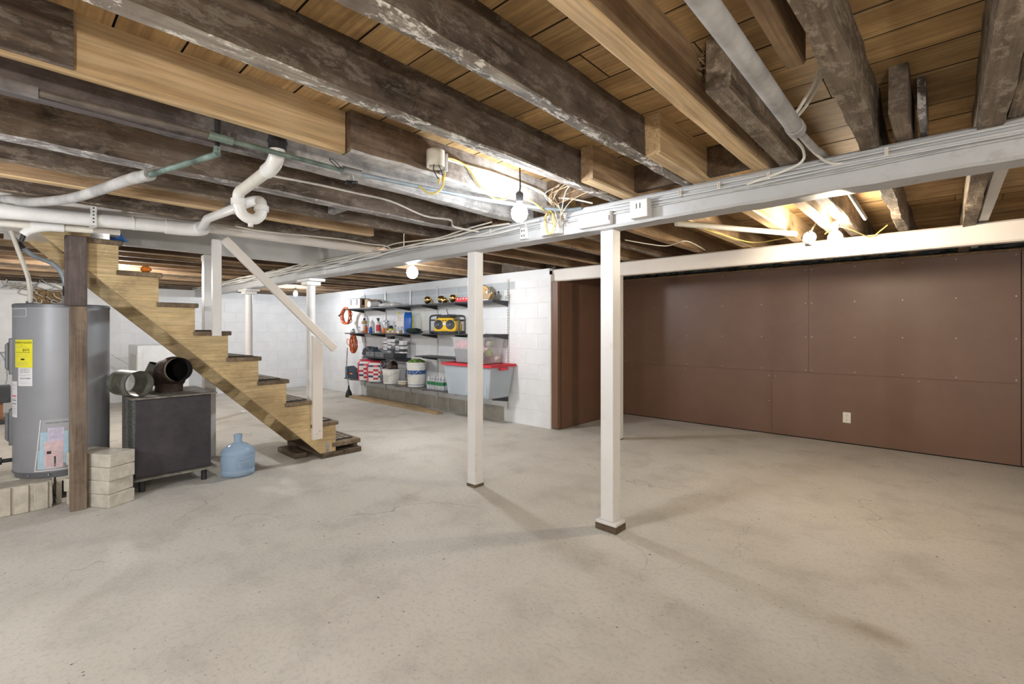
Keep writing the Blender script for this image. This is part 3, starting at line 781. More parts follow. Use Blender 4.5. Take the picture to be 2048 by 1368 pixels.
# element covers on the left side
for zc in (1.06, .55):
    T_ = Matrix.Rotation(math.radians(-97), 4, 'Z')
    cv = MB().box(HR - .02, HR + .012, -.065, .065, zc - .13 - HZ0, zc + .13 - HZ0, 0, T_)
    cv.prism([(zc - .105 - HZ0, HR + .012), (zc + .105 - HZ0, HR + .012), (zc + .085 - HZ0, HR + .032), (zc - .085 - HZ0, HR + .032)], -.055, .055, 'y', 0, T_ @ Matrix(((0, 0, 1, 0), (0, 1, 0, 0), (1, 0, 0, 0), (0, 0, 0, 1))))
    cv.build('element_cover', 'tank_trim', wh, world=False, bevel=.006)
vz = .30 - HZ0
MB().tube([on_tank(-92, .31, -.02), on_tank(-92, .31, .05)], .014, 12).tube([on_tank(-92, .31, .05), on_tank(-92, .31, .075)], .026, 8).tube([on_tank(-92, .31, .075), on_tank(-92, .31, .16)], .011, 10).build('drain_valve', 'iron_black', wh, world=False)
for d in (-45, -20, 5): MB().blob(on_tank(d, HZ0 + .025, .003), .005, 8, jit=0).build('rivet', 'galvanised', wh, world=False)
MB().lathe([(.022, 0), (.022, .02)], 12, c=(.05, -.18, HZ1 - HZ0)).build('nipple_collar', 'tank_trim', wh, world=False)
MB().lathe([(.026, 0), (.026, .07), (.02, .075)], 14, c=(-.02, .02, HZ1 - HZ0)).build('pipe_nipple', 'galvanised', wh, world=False)
# pipes over the heater
def pipe(name, pts, r, mat, label, cat='pipe', k=6, smooth=True, n=12, parts=(), group=None):
    P = spline(pts, k) if smooth else [Vector(p) for p in pts]
    base = P[0].copy(); t = thing(name, label, cat, base, group=group)
    MB().tube(P, r, n).build('run', mat, t)
    for (nm, m_, mt) in parts: m_.build(nm, mt, t)
    return t
hp = at_x(128, 600, -4.95)
pipe('flexible_supply', [(-4.99, .35, 1.515), (-4.98, .33, 1.66), (-4.96, .27, 1.75), (-4.93, .16, 1.80), (-4.90, .07, 1.90), (-4.88, .02, 2.02)], .016, 'pipe_blue_grey', 'curved grey supply pipe rising from the heater top', k=8,
     parts=(('fitting', MB().tube([(-4.99, .35, 1.51), (-4.99, .35, 1.60)], .024, 12), 'iron_black'), ('union', MB().tube([(-4.915, .11, 1.84), (-4.905, .085, 1.88)], .021, 12), 'iron_black')))
pipe('heater_wire', [(-4.91, .15, 1.45), (-4.90, .14, 1.62), (-4.86, .08, 1.85), (-4.80, .03, 2.03)], .013, 'romex_white', 'pale conduit dropping straight to the heater top', 'conduit')
# cinder blocks under the heater
def cinder(x, y, rz, label, open_side, L=.40):
    t = thing('cinder_block', label, 'block', (x, y, 0), rz)
    D_, Hh = .19, .19
    b = MB(); w_ = .03
    # lies on its side: hollow cores run along local x
    b.box(-D_ / 2, D_ / 2, -L / 2, L / 2, 0, w_).box(-D_ / 2, D_ / 2, -L / 2, L / 2, Hh - w_, Hh)
    for yy in (-L / 2, -w_ / 2, L / 2 - w_): b.box(-D_ / 2, D_ / 2, yy, yy + w_, w_, Hh - w_)
    if not open_side: b.box(D_ / 2 - .01, D_ / 2 - .002, -L / 2, L / 2, 0, Hh)
    b.build('body', 'concrete_block', t, world=False, bevel=.004)
    for q in (-.09, -.005, .09):
        if not open_side: MB().box(D_ / 2 - .002, D_ / 2 + .012, q - .035, q + .035, .002, Hh - .002).build('rib', 'concrete_block', t, world=False, bevel=.003)
    return t
cinder(-4.735, .105, 0.0, 'ribbed concrete block under the heater, left of the timber prop', False, .29)
cinder(-4.80, .475, 0.0, 'hollow concrete block with dark core under the heater, behind the timber prop', True)
cinder(-5.12, .12, 0, 'rear concrete block under the heater', True)
cinder(-5.12, .53, 0, 'rear concrete block under the heater beside the stove', True)
# stack of four slabs
for i, (dx, rz, nm) in enumerate(((0, 0, 'lowest'), (-.010, .04, 'second from the floor'), (.004, -.03, 'third from the floor'), (.0, .02, 'topmost'))):
    m = MB(); n = 6
    for (sx, sy) in ((0, 0),): m.box(-.195, .195, -.09, .09, 0, .093)
    o = m.build('concrete_slab', 'concrete_slab', bevel=.006)
    o.location = (-4.300 - .866 * .195 - .5 * .09 + dx, .517 - .5 * .195 + .866 * .09 + dx, i * .0945); o.rotation_euler = (0, 0, math.radians(30) + rz)
    tag(o, 'pale concrete slab, %s of the stack beside the timber prop' % nm, 'slab', 'slabs in the stack')

# ================================================================ WOOD STOVE
SV = thing('wood_stove', 'black steel wood stove with rusty flue elbow on top', 'stove', (-4.86, .95, 0))
x0, x1, y0, y1 = -5.16, -4.56, .70, 1.205
MB().box(x0, x1 - .004, y0 + .004, y1 - .004, .115, .715).build('body', 'speckled_grey_metal', SV, bevel=.004)
MB().box(x1 - .0039, x1 + .003, y0, y1, .108, .715).build('front_panel', 'stove_black', SV, bevel=.003)
MB().box(x0 - .02, x1 + .045, y0 - .03, y1 + .035, .717, .729).build('top_plate', 'stove_dust_top', SV, bevel=.002)
MB().box(x0, x1 + .04, y0 - .012, y1 + .035, .092, .107).build('bottom_plate', 'stove_dust_top', SV, bevel=.002)
for (lx, ly) in ((x1 - .02, y0 + .045), (x1 - .02, y1 - .045), (x0 + .03, y0 + .045), (x0 + .03, y1 - .045)):
    MB().lathe([(.022, 0), (.020, .092)], 12, c=(lx, ly, 0)).build('leg', 'iron_black', SV)
cc = Vector((-4.86, .975, .729))
MB().lathe([(.098, 0), (.098, .07), (.102, .07), (.102, .055)], 32, c=cc, close=False).build('flue_collar', 'rusty_pipe', SV)
# elbow: rises, then bends towards the front
def bend(path, r, n, thick, rim):
    o_ = MB(); o_.tube(path, r, n, 0, caps=False); o_.tube(path, [q - thick for q in r] if isinstance(r, list) else r - thick, n, 1, caps=False)
    return o_
ctr = cc + Vector((0, 0, .06)); dirp = Vector((1, .12, .05)).normalized()
path = [ctr, ctr + Vector((-.005, 0, .03)), ctr + Vector((.005, 0, .075)), ctr + Vector((.05, .006, .115)), ctr + Vector((.11, .012, .128)), ctr + dirp * .19 + Vector((0, 0, .125))]
bend(path, [.108, .118, .125, .122, .112, .10], 32, .006, 0).build('elbow', ['rusty_pipe', 'soot'], SV, smooth=50)
e0 = path[-1] - dirp * .06; e1 = path[-1] + dirp * .03
bend([e0, e1], .098, 32, .004, 0).build('elbow_rim', ['rust_light', 'soot'], SV)
# loose stove pipes
lp = thing('loose_stove_pipe', 'loose olive-grey stove pipe lying on the stove top', 'pipe', (-4.72, .70, .73))
a0 = Vector((-4.84, .655, .832)); a1 = Vector((-4.60, .735, .832))
mid = (a1 - a0)
bend([a0, a0 + mid * .33, a0 + mid * .66, a1], .100, 32, .003, 0).build('tube', ['pipe_olive_grey', 'pipe_olive_grey'], lp)
MB().tube([a1 - mid * .03, a1 - mid * .001], .102, 32, caps=False).build('rolled_rim', 'pipe_olive_grey', lp)
l2 = recentre(bend([Vector((-5.09, .84, .80)), Vector((-5.08, .90, .87)), Vector((-5.06, .93, .95))], .06, 24, .003, 0).build('short_stove_pipe', ['pipe_olive_grey', 'soot']))
tag(l2, 'short dark pipe elbow leaning behind the flue elbow', 'pipe')
# ================================================================ WATER JUG
jg = thing('water_jug', 'blue translucent water cooler jug on the floor beside the stove', 'jug', (-4.52, 1.40, 0), .3)
MB().lathe([(.10, 0), (.122, .006), (.130, .02), (.130, .045), (.125, .052), (.126, .058), (.130, .065), (.130, .165), (.126, .172), (.130, .18), (.132, .20), (.12, .225), (.075, .258), (.036, .275), (.030, .285), (.030, .325), (.033, .327), (.033, .345), (.027, .348)], 40).build('body', 'jug_blue', jg, world=False, smooth=60)
def jug_pt(x, y): a = math.radians(-10) + x / .131; return Vector((.1315 * math.cos(a), .1315 * math.sin(a), .118 + y))
text_mesh('SPRING WATER', .014, 'jug_print', 'print', jg, lambda x, y: jug_pt(x, y + .025))
for q in (-.005, -.02, -.035): text_mesh('PURE DRINKING', .009, 'jug_print', 'print', jg, lambda x, y, q=q: jug_pt(x, y + q))
fr = MB()
for (a, b, c, d) in ((-.065, .065, .042, .0435), (-.065, .065, -.0445, -.043), (-.065, -.0635, -.043, .042), (.0635, .065, -.043, .042)):
    n = 8; vs = []
    for i in range(n + 1):
        x = a + (b - a) * i / n; vs += [jug_pt(x, c), jug_pt(x, d)]
    fr.add(vs, [(2 * i, 2 * i + 2, 2 * i + 3, 2 * i + 1) for i in range(n)])
fr.build('print_frame', 'jug_print', jg, world=False)

# ================================================================ PLUMBING BELOW THE JOISTS
dr = thing('drain_pipe', 'large white plastic drain pipe running below the joists above the stairs', 'pipe', (-4.0, .4, 1.95))
DY0, DY1 = -2.5, .90
MB().tube([(-4.0, DY0, 1.85), (-4.0, 0, 1.936), (-4.0, .80, 1.972)], .0445, 20).build('main_run', 'pvc_white', dr)
MB().tube(spline([(-4.0, .78, 1.971), (-4.0, .88, 1.973), (-3.985, .965, 1.978), (-3.93, .99, 1.983)], 6), [.050] * 6 + [.0495] * 13, 20).build('elbow', 'pvc_white', dr)
MB().tube([(-3.95, .985, 1.984), (-3.55, .92, 1.978), (-2.88, .905, 1.938)], .026, 16).build('branch_run', 'pvc_white', dr)
MB().tube([(-4.0, .60, 1.9635), (-4.0, .606, 1.964)], .0475, 20).build('coupling', 'pvc_white', dr)
# the trap
tp = [(-2.90, .90, 1.937), (-2.80, .925, 1.95), (-2.72, .945, 1.945), (-2.69, .948, 1.915), (-2.688, .945, 1.875), (-2.688, .925, 1.842), (-2.686, .892, 1.832), (-2.684, .858, 1.845), (-2.682, .838, 1.878), (-2.68, .832, 1.92), (-2.66, .828, 1.948), (-2.60, .825, 1.955)]
MB().tube(spline(tp, 5), .027, 16).build('trap', 'pvc_white', dr)
MB().tube([(-2.686, .892, 1.835), (-2.686, .892, 1.792)], .013, 10).build('trap_plug', 'pvc_white', dr)
MB().tube([(-2.681, .834, 1.895), (-2.680, .833, 1.925)], .036, 16).build('slip_nut', 'pvc_white', dr)
MB().tube([(-2.689, .946, 1.885), (-2.690, .947, 1.912)], .036, 16).build('slip_nut', 'pvc_white', dr)
MB().tube([(-2.62, .825, 1.952), (-2.20, .81, 1.962)], .026, 16).build('branch_run', 'pvc_cream', dr)
MB().tube(spline([(-2.24, .811, 1.961), (-2.17, .808, 1.966), (-2.12, .806, 1.99), (-2.105, .805, 2.03)], 6), .032, 16).build('elbow', 'pvc_white', dr)
MB().tube([(-2.105, .805, 2.02), (-2.105, .805, 2.09)], .036, 16).tube([(-2.105, .805, 2.05), (-2.105, .805, 2.058)], .040, 16).tube([(-2.105, .805, 2.09), (-2.105, .805, ZC)], .030, 12).build('black_coupling', 'iron_black', dr)
ps = thing('pipe_strap', 'white perforated hanger strap around the drain pipe', 'strap', (-4.0, .40, 1.9))
sm = MB().box(-3.952, -3.949, .385, .415, 1.90, 2.06).box(-4.04, -3.949, .385, .415, 1.905, 1.9075).box(-3.951, -3.949, .385, .415, 2.03, 2.06)
sm.build('band', 'pvc_white', ps)
for i in range(6): MB().tube([(-3.9495, .40, 1.93 + i * .022), (-3.9485, .40, 1.93 + i * .022)], .005, 8).build('hole', 'ink_black', ps)
lw = thing('waste_pipe', 'narrower cream waste pipe with wye branch just below the drain pipe', 'pipe', (-4.2, .2, 1.9))
MB().tube([(-4.19, -2.5, 1.80), (-4.19, 0, 1.893), (-4.19, .42, 1.915)], .021, 14).build('run', 'pvc_cream', lw)
MB().tube([(-4.19, .13, 1.9), (-4.19, .28, 1.908)], .027, 14).tube(spline([(-4.19, .24, 1.906), (-4.19, .17, 1.89), (-4.195, .12, 1.865), (-4.20, .10, 1.84)], 5), .024, 14).build('wye', 'pvc_white', lw)
MB().tube([(-4.20, .102, 1.845), (-4.21, .09, 1.80)], .012, 10).build('stub', 'iron_black', lw)
cp = thing('copper_supply', 'long thin copper pipe, dark then blue-green, along the whitewashed joist', 'pipe', (-2.05, .5, 1.98))
MB().tube(spline([(-2.08, -2.5, 1.985), (-2.06, -.3, 1.983), (-2.055, .08, 1.98)], 5), .020, 12).build('insulated_run', 'pipe_wrap_dark', cp)
MB().tube([(-2.055, .06, 1.98), (-2.045, .30, 1.98), (-2.03, .55, 1.98)], .0105, 10).build('dark_run', 'pipe_brown_grey', cp)
MB().tube([(-2.03, .55, 1.98), (-2.03, .80, 1.98), (-2.03, 1.10, 1.98)], .010, 10).build('green_run', 'copper_green', cp)
MB().tube(spline([(-2.03, 1.10, 1.98), (-1.98, 1.5, 1.985), (-1.90, 1.9, 1.985), (-1.78, 2.35, 2.0), (-1.70, 2.49, 2.02)], 6), .010, 10).build('blue_run', 'pipe_blue_grey', cp)
vb = MB().tube([(-2.03, 1.06, 1.98), (-2.03, 1.15, 1.981)], .021, 12).tube([(-2.03, 1.10, 1.98), (-2.02, 1.10, 1.935)], .012, 10)
vb.build('valve_body', 'galvanised', cp)
MB().tube([(-2.045, 1.085, 1.93), (-1.995, 1.115, 1.93)], .008, 8).tube([(-2.02, 1.075, 1.93), (-2.02, 1.125, 1.93)], .008, 8).build('valve_handle', 'iron_black', cp)
MB().tube(spline([(-2.03, 1.06, 1.985), (-1.99, 1.0, 2.0), (-1.97, .97, 1.99), (-1.99, 1.02, 1.97)], 5), .0025, 6).build('tie_wire', 'iron_black', cp)
MB().tube([(-2.028, .56, 1.98), (-2.028, .56, 2.06)], .010, 10).tube([(-2.028, .56, 2.05), (-2.028, .56, ZC)], .010, 10).build('riser_stub', 'iron_black', cp)
MB().tube([(-2.03, .53, 1.98), (-2.03, .61, 1.98)], .015, 10).build('tee', 'copper_green', cp)
cb = thing('copper_branch', 'green-stained copper branch wrapped in grey insulation, slanting left', 'pipe', (-2.15, .58, 1.95))
MB().tube([(-2.13, .585, ZC), (-2.13, .585, 1.965)], .010, 10).build('drop', 'iron_black', cb)
MB().tube(spline([(-2.13, .585, 1.98), (-2.14, .584, 1.955), (-2.18, .575, 1.95), (-2.68, .44, 1.945)], 5), .0125, 10).build('green_run', 'copper_green', cb)
MB().tube(spline([(-2.64, .45, 1.946), (-2.80, .40, 1.945), (-3.05, .33, 1.935), (-3.35, .24, 1.93), (-3.72, .11, 1.955), (-4.0, .02, 2.006), (-4.3, -.05, 2.006)], 6), [.022, .025, .024, .027, .026] + [.0245] * 32, 14).build('insulation', 'pipe_wrap_grey', cb)
MB().tube([(-2.62, .456, 1.946), (-2.66, .445, 1.946)], .026, 14).build('wrap_end', 'romex_grey', cb)
# insulated pipe on the right
ip = thing('insulated_pipe', 'grey wrapped pipe crossing the bare subfloor, right of the tan joist', 'pipe', (-.39, 1.5, 1.97))
MB().tube([(-.385, YN, 1.975), (-.392, 1.2, 1.972), (-.395, 1.93, 1.97)], .027, 18).build('wrapped_run', 'pipe_wrap_grey', ip, smooth=60)
MB().tube([(-.395, 1.90, 1.97), (-.395, 1.945, 1.97)], .030, 18).build('wrap_end', 'pipe_wrap_grey', ip)
MB().tube([(-.395, 1.93, 1.97), (-.40, 2.30, 2.005), (-.405, 2.50, 2.04), (-.405, 2.70, 2.045), (-.41, 4.05, 2.02)], .0125, 12).build('bare_run', 'pipe_wrap_grey', ip)

# ================================================================ CABLES AND BOXES ON THE MAIN BEAM
FYB = 2.492
def cable(name, pts, r, mat, label, group=None, k=5, n=6):
    o = MB().tube(spline(pts, k), r, n).build(name, mat); recentre(o); return tag(o, label, 'cable', group)
for i, (z, r, mat, lab) in enumerate(((1.995, .0065, 'grey_white_beam_paint', 'topmost painted cable stapled along the front of the main beam'),
                                     (1.978, .0075, 'grey_white_beam_paint', 'second painted cable from the top on the main beam front'),
                                     (1.960, .0065, 'grey_white_beam_paint', 'third painted cable from the top on the main beam front'),
                                     (1.942, .006, 'romex_grey', 'lowest grey cable along the main beam front'))):
    pts = []
    x = 2.5
    while x > -6.0:
        pts.append((x, FYB - .004 - .004 * noise.noise((x, i, 0)) ** 2, z + .016 * noise.noise((x * 1.3, i * 4.1, .5)) - .0 * x)); x -= .28
    cable('beam_cable', pts, r, mat, lab)
for i in range(16):
    pts = []; x = -1.7 - random.random() * 1.2 if i < 5 else -3.9 - random.random() * 1.0
    zz = 2.0 + random.uniform(-.035, .045); yy = 2.47 - random.uniform(0, .05)
    while x > -9.6 - random.random():
        pts.append((x, yy + .03 * noise.noise((x * 1.5, i * 3.3, 1)), zz + .03 * noise.noise((x * 1.8, i * 7.7, 2)))); x -= .3
    cable('bundled_cable', pts, random.uniform(.005, .008), ['romex_white', 'white_paint', 'romex_grey'][i % 3], 'one of the loose white cables bundled along the beam toward the left wall', 'bundled cables on the beam')
for i, x in enumerate((.35, -.18, -.62, -.85, -1.05, -2.15, -2.5, -2.9, -3.3)):
    o = MB().box(x - .006, x + .006, FYB - .016, FYB + .01, 1.968, 2.004).box(x - .008, x - .003, FYB - .02, FYB, 1.975, 1.998).build('cable_staple', 'romex_white', bevel=.001); recentre(o)
    tag(o, 'pale cable staple on the main beam, %s from the right end' % ('first', 'second', 'third', 'fourth', 'fifth', 'sixth', 'seventh', 'eighth', 'ninth')[i], 'staple', 'cable staples on the main beam')
# boxes
def ebox(name, label, x0, x1, z0, z1, dep, slots, mat='white_paint', y=None):
    yb = 2.494 if y is None else y
    t = thing(name, label, 'electrical box', ((x0 + x1) / 2, yb, z0))
    MB().box(x0, x1, yb - dep, yb, z0, z1).build('body', mat, t, bevel=.003)
    MB().box(x0 + .003, x1 - .003, yb - dep - .003, yb - dep, z0 + .003, z1 - .003).build('cover', mat, t, bevel=.001)
    for (a, b, c, d) in slots: MB().box(x0 + a, x0 + b, yb - dep - .0045, yb - dep - .0031, z0 + c, z0 + d).build('slot', 'outlet_slot', t)
    return t
ebox('switch_box', 'white square box with two slots on the main beam', -1.33, -1.22, 1.885, 1.985, .055, ((.040, .045, .05, .08), (.062, .067, .05, .08)))
ebox('junction_box', 'painted junction box on the beam just above the nearest post', -1.70, -1.47, 1.885, 1.96, .035, ((.221, .226, .02, .05),))
ebox('junction_box', 'white open-ended junction box full of wires left of the nearest post', -1.99, -1.84, 1.878, 1.965, .05, ())
ebox('outlet_box', 'small white duplex outlet box on the main beam', -2.20, -2.14, 1.885, 1.965, .02, ((.015, .022, .05, .065), (.036, .043, .05, .065), (.015, .022, .015, .03), (.036, .043, .015, .03)))
# wire nest above the junction box
for i in range(9):
    p = Vector((-1.84 + random.uniform(-.03, .06), 2.45, 1.93 + random.uniform(-.03, .03)))
    q = Vector((-1.66 - random.random() * .25, 2.40 - random.random() * .12, 2.02 + random.uniform(0, .10)))
    mdl = (p + q) / 2 + Vector((random.uniform(-.05, .05), -.03, random.uniform(-.03, .04)))
    cable('loose_wire', [p, mdl, q, q + Vector((.12 + .1 * random.random(), -.03, .02))], .003, ['romex_grey', 'debris_brown', 'carton_brown'][i % 3], 'thin wire of the tangle over the open junction box', 'tangled wires over the junction box')
# hanging yellow loops
lpt = []
for i in range(22):
    a = i / 21 * 2 * PI * 2.2; lpt.append((-1.885 + .035 * math.cos(a), 2.40 + .012 * i / 22, 1.945 + .075 * math.sin(a)))
cable('yellow_cord_loop', lpt, .0045, 'yellow_cord', 'yellow cord looped and hanging beside the first bulb', k=4)
Zj = 2.03
cable('yellow_cable', [at_x(880, 318, -1.893), at_x(905, 318, -1.888), at_x(935, 335, -1.888), at_x(955, 365, -1.885), at_x(985, 395, -1.86), at_x(1010, 398, -1.80), (-1.76, 1.90, 1.99)], .005, 'yellow_cord', 'yellow cord arching along the old joist to the first bulb')
cable('yellow_cable', [(-1.73, 1.98, 1.985), (-1.76, 2.12, 1.985), (-1.83, 2.30, 1.985), (-1.87, 2.40, 2.0)], .005, 'yellow_cord', 'yellow cord from the first bulb to the hanging loop')
cable('yellow_cable', [at_x(893, 318, -1.89), at_x(890, 345, -1.875), at_x(884, 375, -1.86), at_x(862, 388, -1.86), at_x(838, 372, -1.87)], .005, 'yellow_cord', 'yellow cord sagging below the round box')
cable('joist_cable', [at_x(885, 316, -1.898), at_x(930, 330, -1.895), at_x(985, 345, -1.895), at_x(1040, 365, -1.895), at_x(1085, 385, -1.89), (-1.85, 2.42, 2.05), (-1.8, 2.47, 2.02)], .006, 'romex_white', 'white cable stapled along the old joist face')
cable('joist_cable', [at_x(1000, 352, -1.897), at_x(1060, 375, -1.895), at_x(1095, 393, -1.893), (-1.70, 2.40, 2.06), (-1.60, 2.47, 2.03)], .005, 'romex_white', 'second white cable crossing from the old joist to the beam')
cable('joist_cable', [at_x(545, 352, -2.785), at_x(640, 370, -2.785), at_x(710, 386, -2.785), at_x(780, 402, -2.78), at_x(850, 432, -2.775), at_x(900, 440, -2.77), (-2.70, 2.30, 2.02), (-2.62, 2.47, 2.0)], .007, 'romex_white', 'tan cable along the joist left of the whitewashed joist')
cable('joist_cable', [at_x(470, 452, -3.87), at_x(520, 462, -3.865), at_x(600, 470, -3.865), at_x(680, 478, -3.865), at_x(740, 488, -3.86), (-3.82, 2.42, 2.03), (-3.80, 2.48, 1.99)], .006, 'romex_white', 'white cable along the joist next to the stairwell')
# drooping pair over the insulated pipe
cable('drooping_cable', [(-.31, 1.93, ZC), (-.34, 1.95, 2.13), (-.40, 1.99, 2.06), (-.46, 2.08, 2.045), (-.47, 2.2, 2.05), (-.455, 2.36, 2.03), (-.50, 2.46, 2.0), (-.72, 2.485, 1.965)], .006, 'romex_white', 'pale cable dropping from the subfloor beside the wrapped pipe, left strand')
cable('drooping_cable', [(-.30, 1.94, ZC), (-.33, 1.98, 2.14), (-.38, 2.02, 2.08), (-.45, 2.12, 2.06), (-.45, 2.25, 2.06), (-.42, 2.40, 2.02), (-.36, 2.48, 1.98), (-.22, 2.488, 1.972)], .006, 'romex_white', 'pale cable dropping from the subfloor beside the wrapped pipe, right strand')
# round box on the old joist
rb = thing('round_box', 'grey round ceiling box open at the bottom on the old joist', 'electrical box', (-1.86, 1.46, 2.06))
bend([Vector((-1.858, 1.46, 2.055)), Vector((-1.858, 1.46, 2.135))], .045, 28, .004, 0).build('shell', ['pvc_cream', 'pvc_cream'], rb)
MB().box(-1.905, -1.85, 1.52, 1.534, 2.05, 2.14).build('bracket', 'pipe_wrap_grey', rb, bevel=.002)
MB().tube(spline([(-1.86, 1.46, 2.09), (-1.85, 1.44, 2.04), (-1.845, 1.455, 2.01), (-1.85, 1.475, 1.995)], 5), .0025, 6).tube(spline([(-1.86, 1.47, 2.09), (-1.85, 1.49, 2.04), (-1.85, 1.50, 2.015)], 5), .0025, 6).build('wire_tail', 'iron_black', rb)
MB().lathe([(.004, 0), (.008, .022), (.003, .03)], 8, c=(-1.85, 1.475, 1.975)).lathe([(.004, 0), (.008, .022), (.003, .03)], 8, c=(-1.85, 1.50, 1.99)).build('wire_nut', 'yellow_cord', rb)
# far bay: white tube, reflector lamp, cords
o = recentre(MB().tube([at_z(1352, 447, 2.005), at_z(1480, 458, 2.0), (-.845, 4.12, 1.985)], .020, 14).build('white_tube', 'pvc_cream')); tag(o, 'pale tube leading across the far bay to the reflector lamp', 'tube')
rf = thing('reflector_lamp', 'unlit clear reflector lamp in chrome housing hanging over the cream beam', 'lamp', (-.76, 4.13, 1.93))
dv = (Vector((0, 0, 1.25)) - Vector((-.75, 4.14, 1.95))).normalized(); dv = Vector((dv.x + .25, dv.y + .1, dv.z)).normalized()
Q = dv.to_track_quat('Z', 'Y').to_matrix().to_4x4(); Tq = Matrix.Translation((-.765, 4.15, 1.95)) @ Q
MB().lathe([(.02, -.07), (.03, -.06), (.042, -.03), (.048, .01), (.048, .02)], 28, T=Tq, close=False).build('housing', 'chrome', rf, smooth=60)
MB().lathe([(.046, .018), (.03, .024), (.0, .026)], 28, T=Tq, close=False).build('lens', 'lens_glass', rf, smooth=60)
MB().box(-.005, .005, -.05, .05, .026, .028, 0, Tq).build('lens_bar', 'chrome', rf)
MB().tube([(-.765, 4.15, 1.95), (-.74, 4.16, 2.02), (-.705, 4.17, 2.07)], .008, 8).build('arm', 'chrome', rf)
MB().box(-.79, -.75, 4.14, 4.18, 1.89, 1.92).build('swivel', 'chrome', rf, bevel=.004)
cable('far_cord', [at_z(1400, 455, 2.0), at_z(1440, 468, 2.0), at_z(1505, 485, 1.99), at_z(1560, 478, 2.0), (-.85, 4.13, 1.97)], .0045, 'yellow_cord', 'pale yellow cord sagging to the reflector lamp')
cable('far_cord', [at_z(1650, 468, 1.99), (-.58, 4.02, 1.985), at_z(1700, 458, 2.0), at_z(1740, 474, 1.99), at_z(1760, 462, 2.02), at_z(1775, 450, 2.06)], .0045, 'yellow_cord', 'yellow cord running from the warm bulb to the thin pipe')
cable('far_cord', [at_z(1250, 480, 2.015), at_z(1330, 492, 2.0), at_z(1372, 482, 2.02), at_z(1410, 500, 2.02)], .0045, 'romex_white', 'pale cord under the tan joist beyond the nearest post')

# ================================================================ BULBS
for i, (x, y, z, stg, colr, rg, lab) in enumerate(BULBS):
    mn = emit('bulb_glow_%d' % i, colr, stg)
    t = thing('light_bulb', lab, 'light bulb', (x, y, z)); q = rg / .032
    MB().lathe([(.0, -.035 * q), (.014 * q, -.032 * q), (.026 * q, -.022 * q), (.032 * q, -.004 * q), (.030 * q, .012 * q), (.020 * q, .027 * q), (.014, .036 * q)], 16 if i < 3 else 8, close=False).build('glass', mn.name, t, world=False, smooth=80)
    MB().lathe([(.0142, .035 * q), (.0142, .050 * q)], 16).build('screw_base', 'galvanised', t, world=False)
    sk = 'pvc_cream' if i == 2 else 'black_rubber'
    MB().lathe([(.019, .044 * q), (.021, .055 * q), (.021, .075 * q), (.010, .082 * q)], 16).build('socket', sk, t, world=False)
    MB().tube([(0, 0, .078 * q), (.004, .003, .10 * q), (0, 0, ZC - z)], .004, 6).build('pigtail', 'yellow_cord' if i == 2 else 'black_rubber', t, world=False)
# ================================================================ SHELVING ON THE BACK WALL
SYF, SYB = 4.37, 4.685                 # front and back of the shelf boards
STD = (-8.12, -7.40, -6.64, -5.92, -5.15, -4.385)
SH = thing('shelf_standards', 'pale slotted metal shelf standards screwed to the white block wall', 'shelf standard', (-6.3, 4.69, .15))
SLOT = MB().box(-.004, .004, -.001, 0, -.008, .008).mesh('slot', 'outlet_slot')
for x in STD:
    p = MB().box(x - .014, x + .014, 4.682, 4.694, .16, 1.94).build('standard', 'standard_grey', SH, bevel=.002)
    if x > -4.5:
        for i in range(44):
            q = bpy.data.objects.new('slot', SLOT); COL.objects.link(q); q.parent = p; q.location = (x - SH.location.x, 4.6815 - SH.location.y, .2 + i * .039 - SH.location.z)
def shelf(x0, x1, z, label, brackets, top='shelf_black', yf=SYF, depth_b=.30, group='black shelf boards'):
    t = thing('shelf', label, 'shelf', ((x0 + x1) / 2, SYB, z), group=group)
    MB().box(x0, x1, yf, SYB - .005, z - .018, z).build('board', top, t, bevel=.002)
    for x in brackets:
        MB().prism([(4.681, z - .019), (yf + .02, z - .019), (yf + .02, z - .032), (4.681, z - .075)], x - .006, x + .006, 'x').build('bracket', 'shelf_black', t)
Z1, Z2, Z3, Z3B, Z4 = 1.645, 1.195, .780, .850, .355
shelf(-8.28, -4.37, Z1, 'top black wall shelf holding cartons and brass lamps', STD)
shelf(-8.28, -4.37, Z2, 'second black wall shelf holding bottles and the yellow radio', STD)
shelf(-7.62, -6.60, Z3, 'short black shelf holding grey drawers and small boxes', STD[1:3])
shelf(-6.08, -5.0, Z3B, 'short black shelf partly behind the clear tote', (STD[3], STD[4]))
shelf(-8.30, -4.37, Z4, 'lowest black wall shelf holding bags, buckets and totes', STD, 'shelf_grey_top')
def sx(px, y=4.48): return at_y(px, 660, y).x
# ---- top shelf
t = thing('twin_carton', 'pair of white and brown paint cartons at the left end of the top shelf', 'carton', (-7.99, 4.50, Z1))
MB().box(-.21, .21, -.10, .10, 0, .175).build('carton_body', 'paper_white', t, world=False, bevel=.003)
MB().box(.2105, .2125, -.098, .098, .002, .17).build('brown_side', 'carton_brown', t, world=False)
for x in (-.105, .105): MB().box(x - .035, x + .035, -.1015, -.1003, .06, .165).build('print_patch', 'ink_grey', t, world=False)
MB().box(.2127, .2135, -.06, .05, .06, .16).build('print_patch', 'ink_black', t, world=False)
MB().box(-.212, .212, -.102, .102, .172, .182).build('flap', 'grey_plastic', t, world=False, bevel=.003)
MB().box(-.003, .003, -.102, -.1003, 0, .17).build('seam', 'ink_grey', t, world=False)
o = recentre(MB().box(-7.72, -7.60, 4.46, 4.64, Z1 + .001, Z1 + .155).build('brown_carton', 'carton_brown', bevel=.003)); tag(o, 'small plain brown carton right behind the white cartons', 'carton')
t = thing('rolled_cloth', 'rolled white and blue cloth beside the cartons on the top shelf', 'cloth', (-7.42, 4.47, Z1))
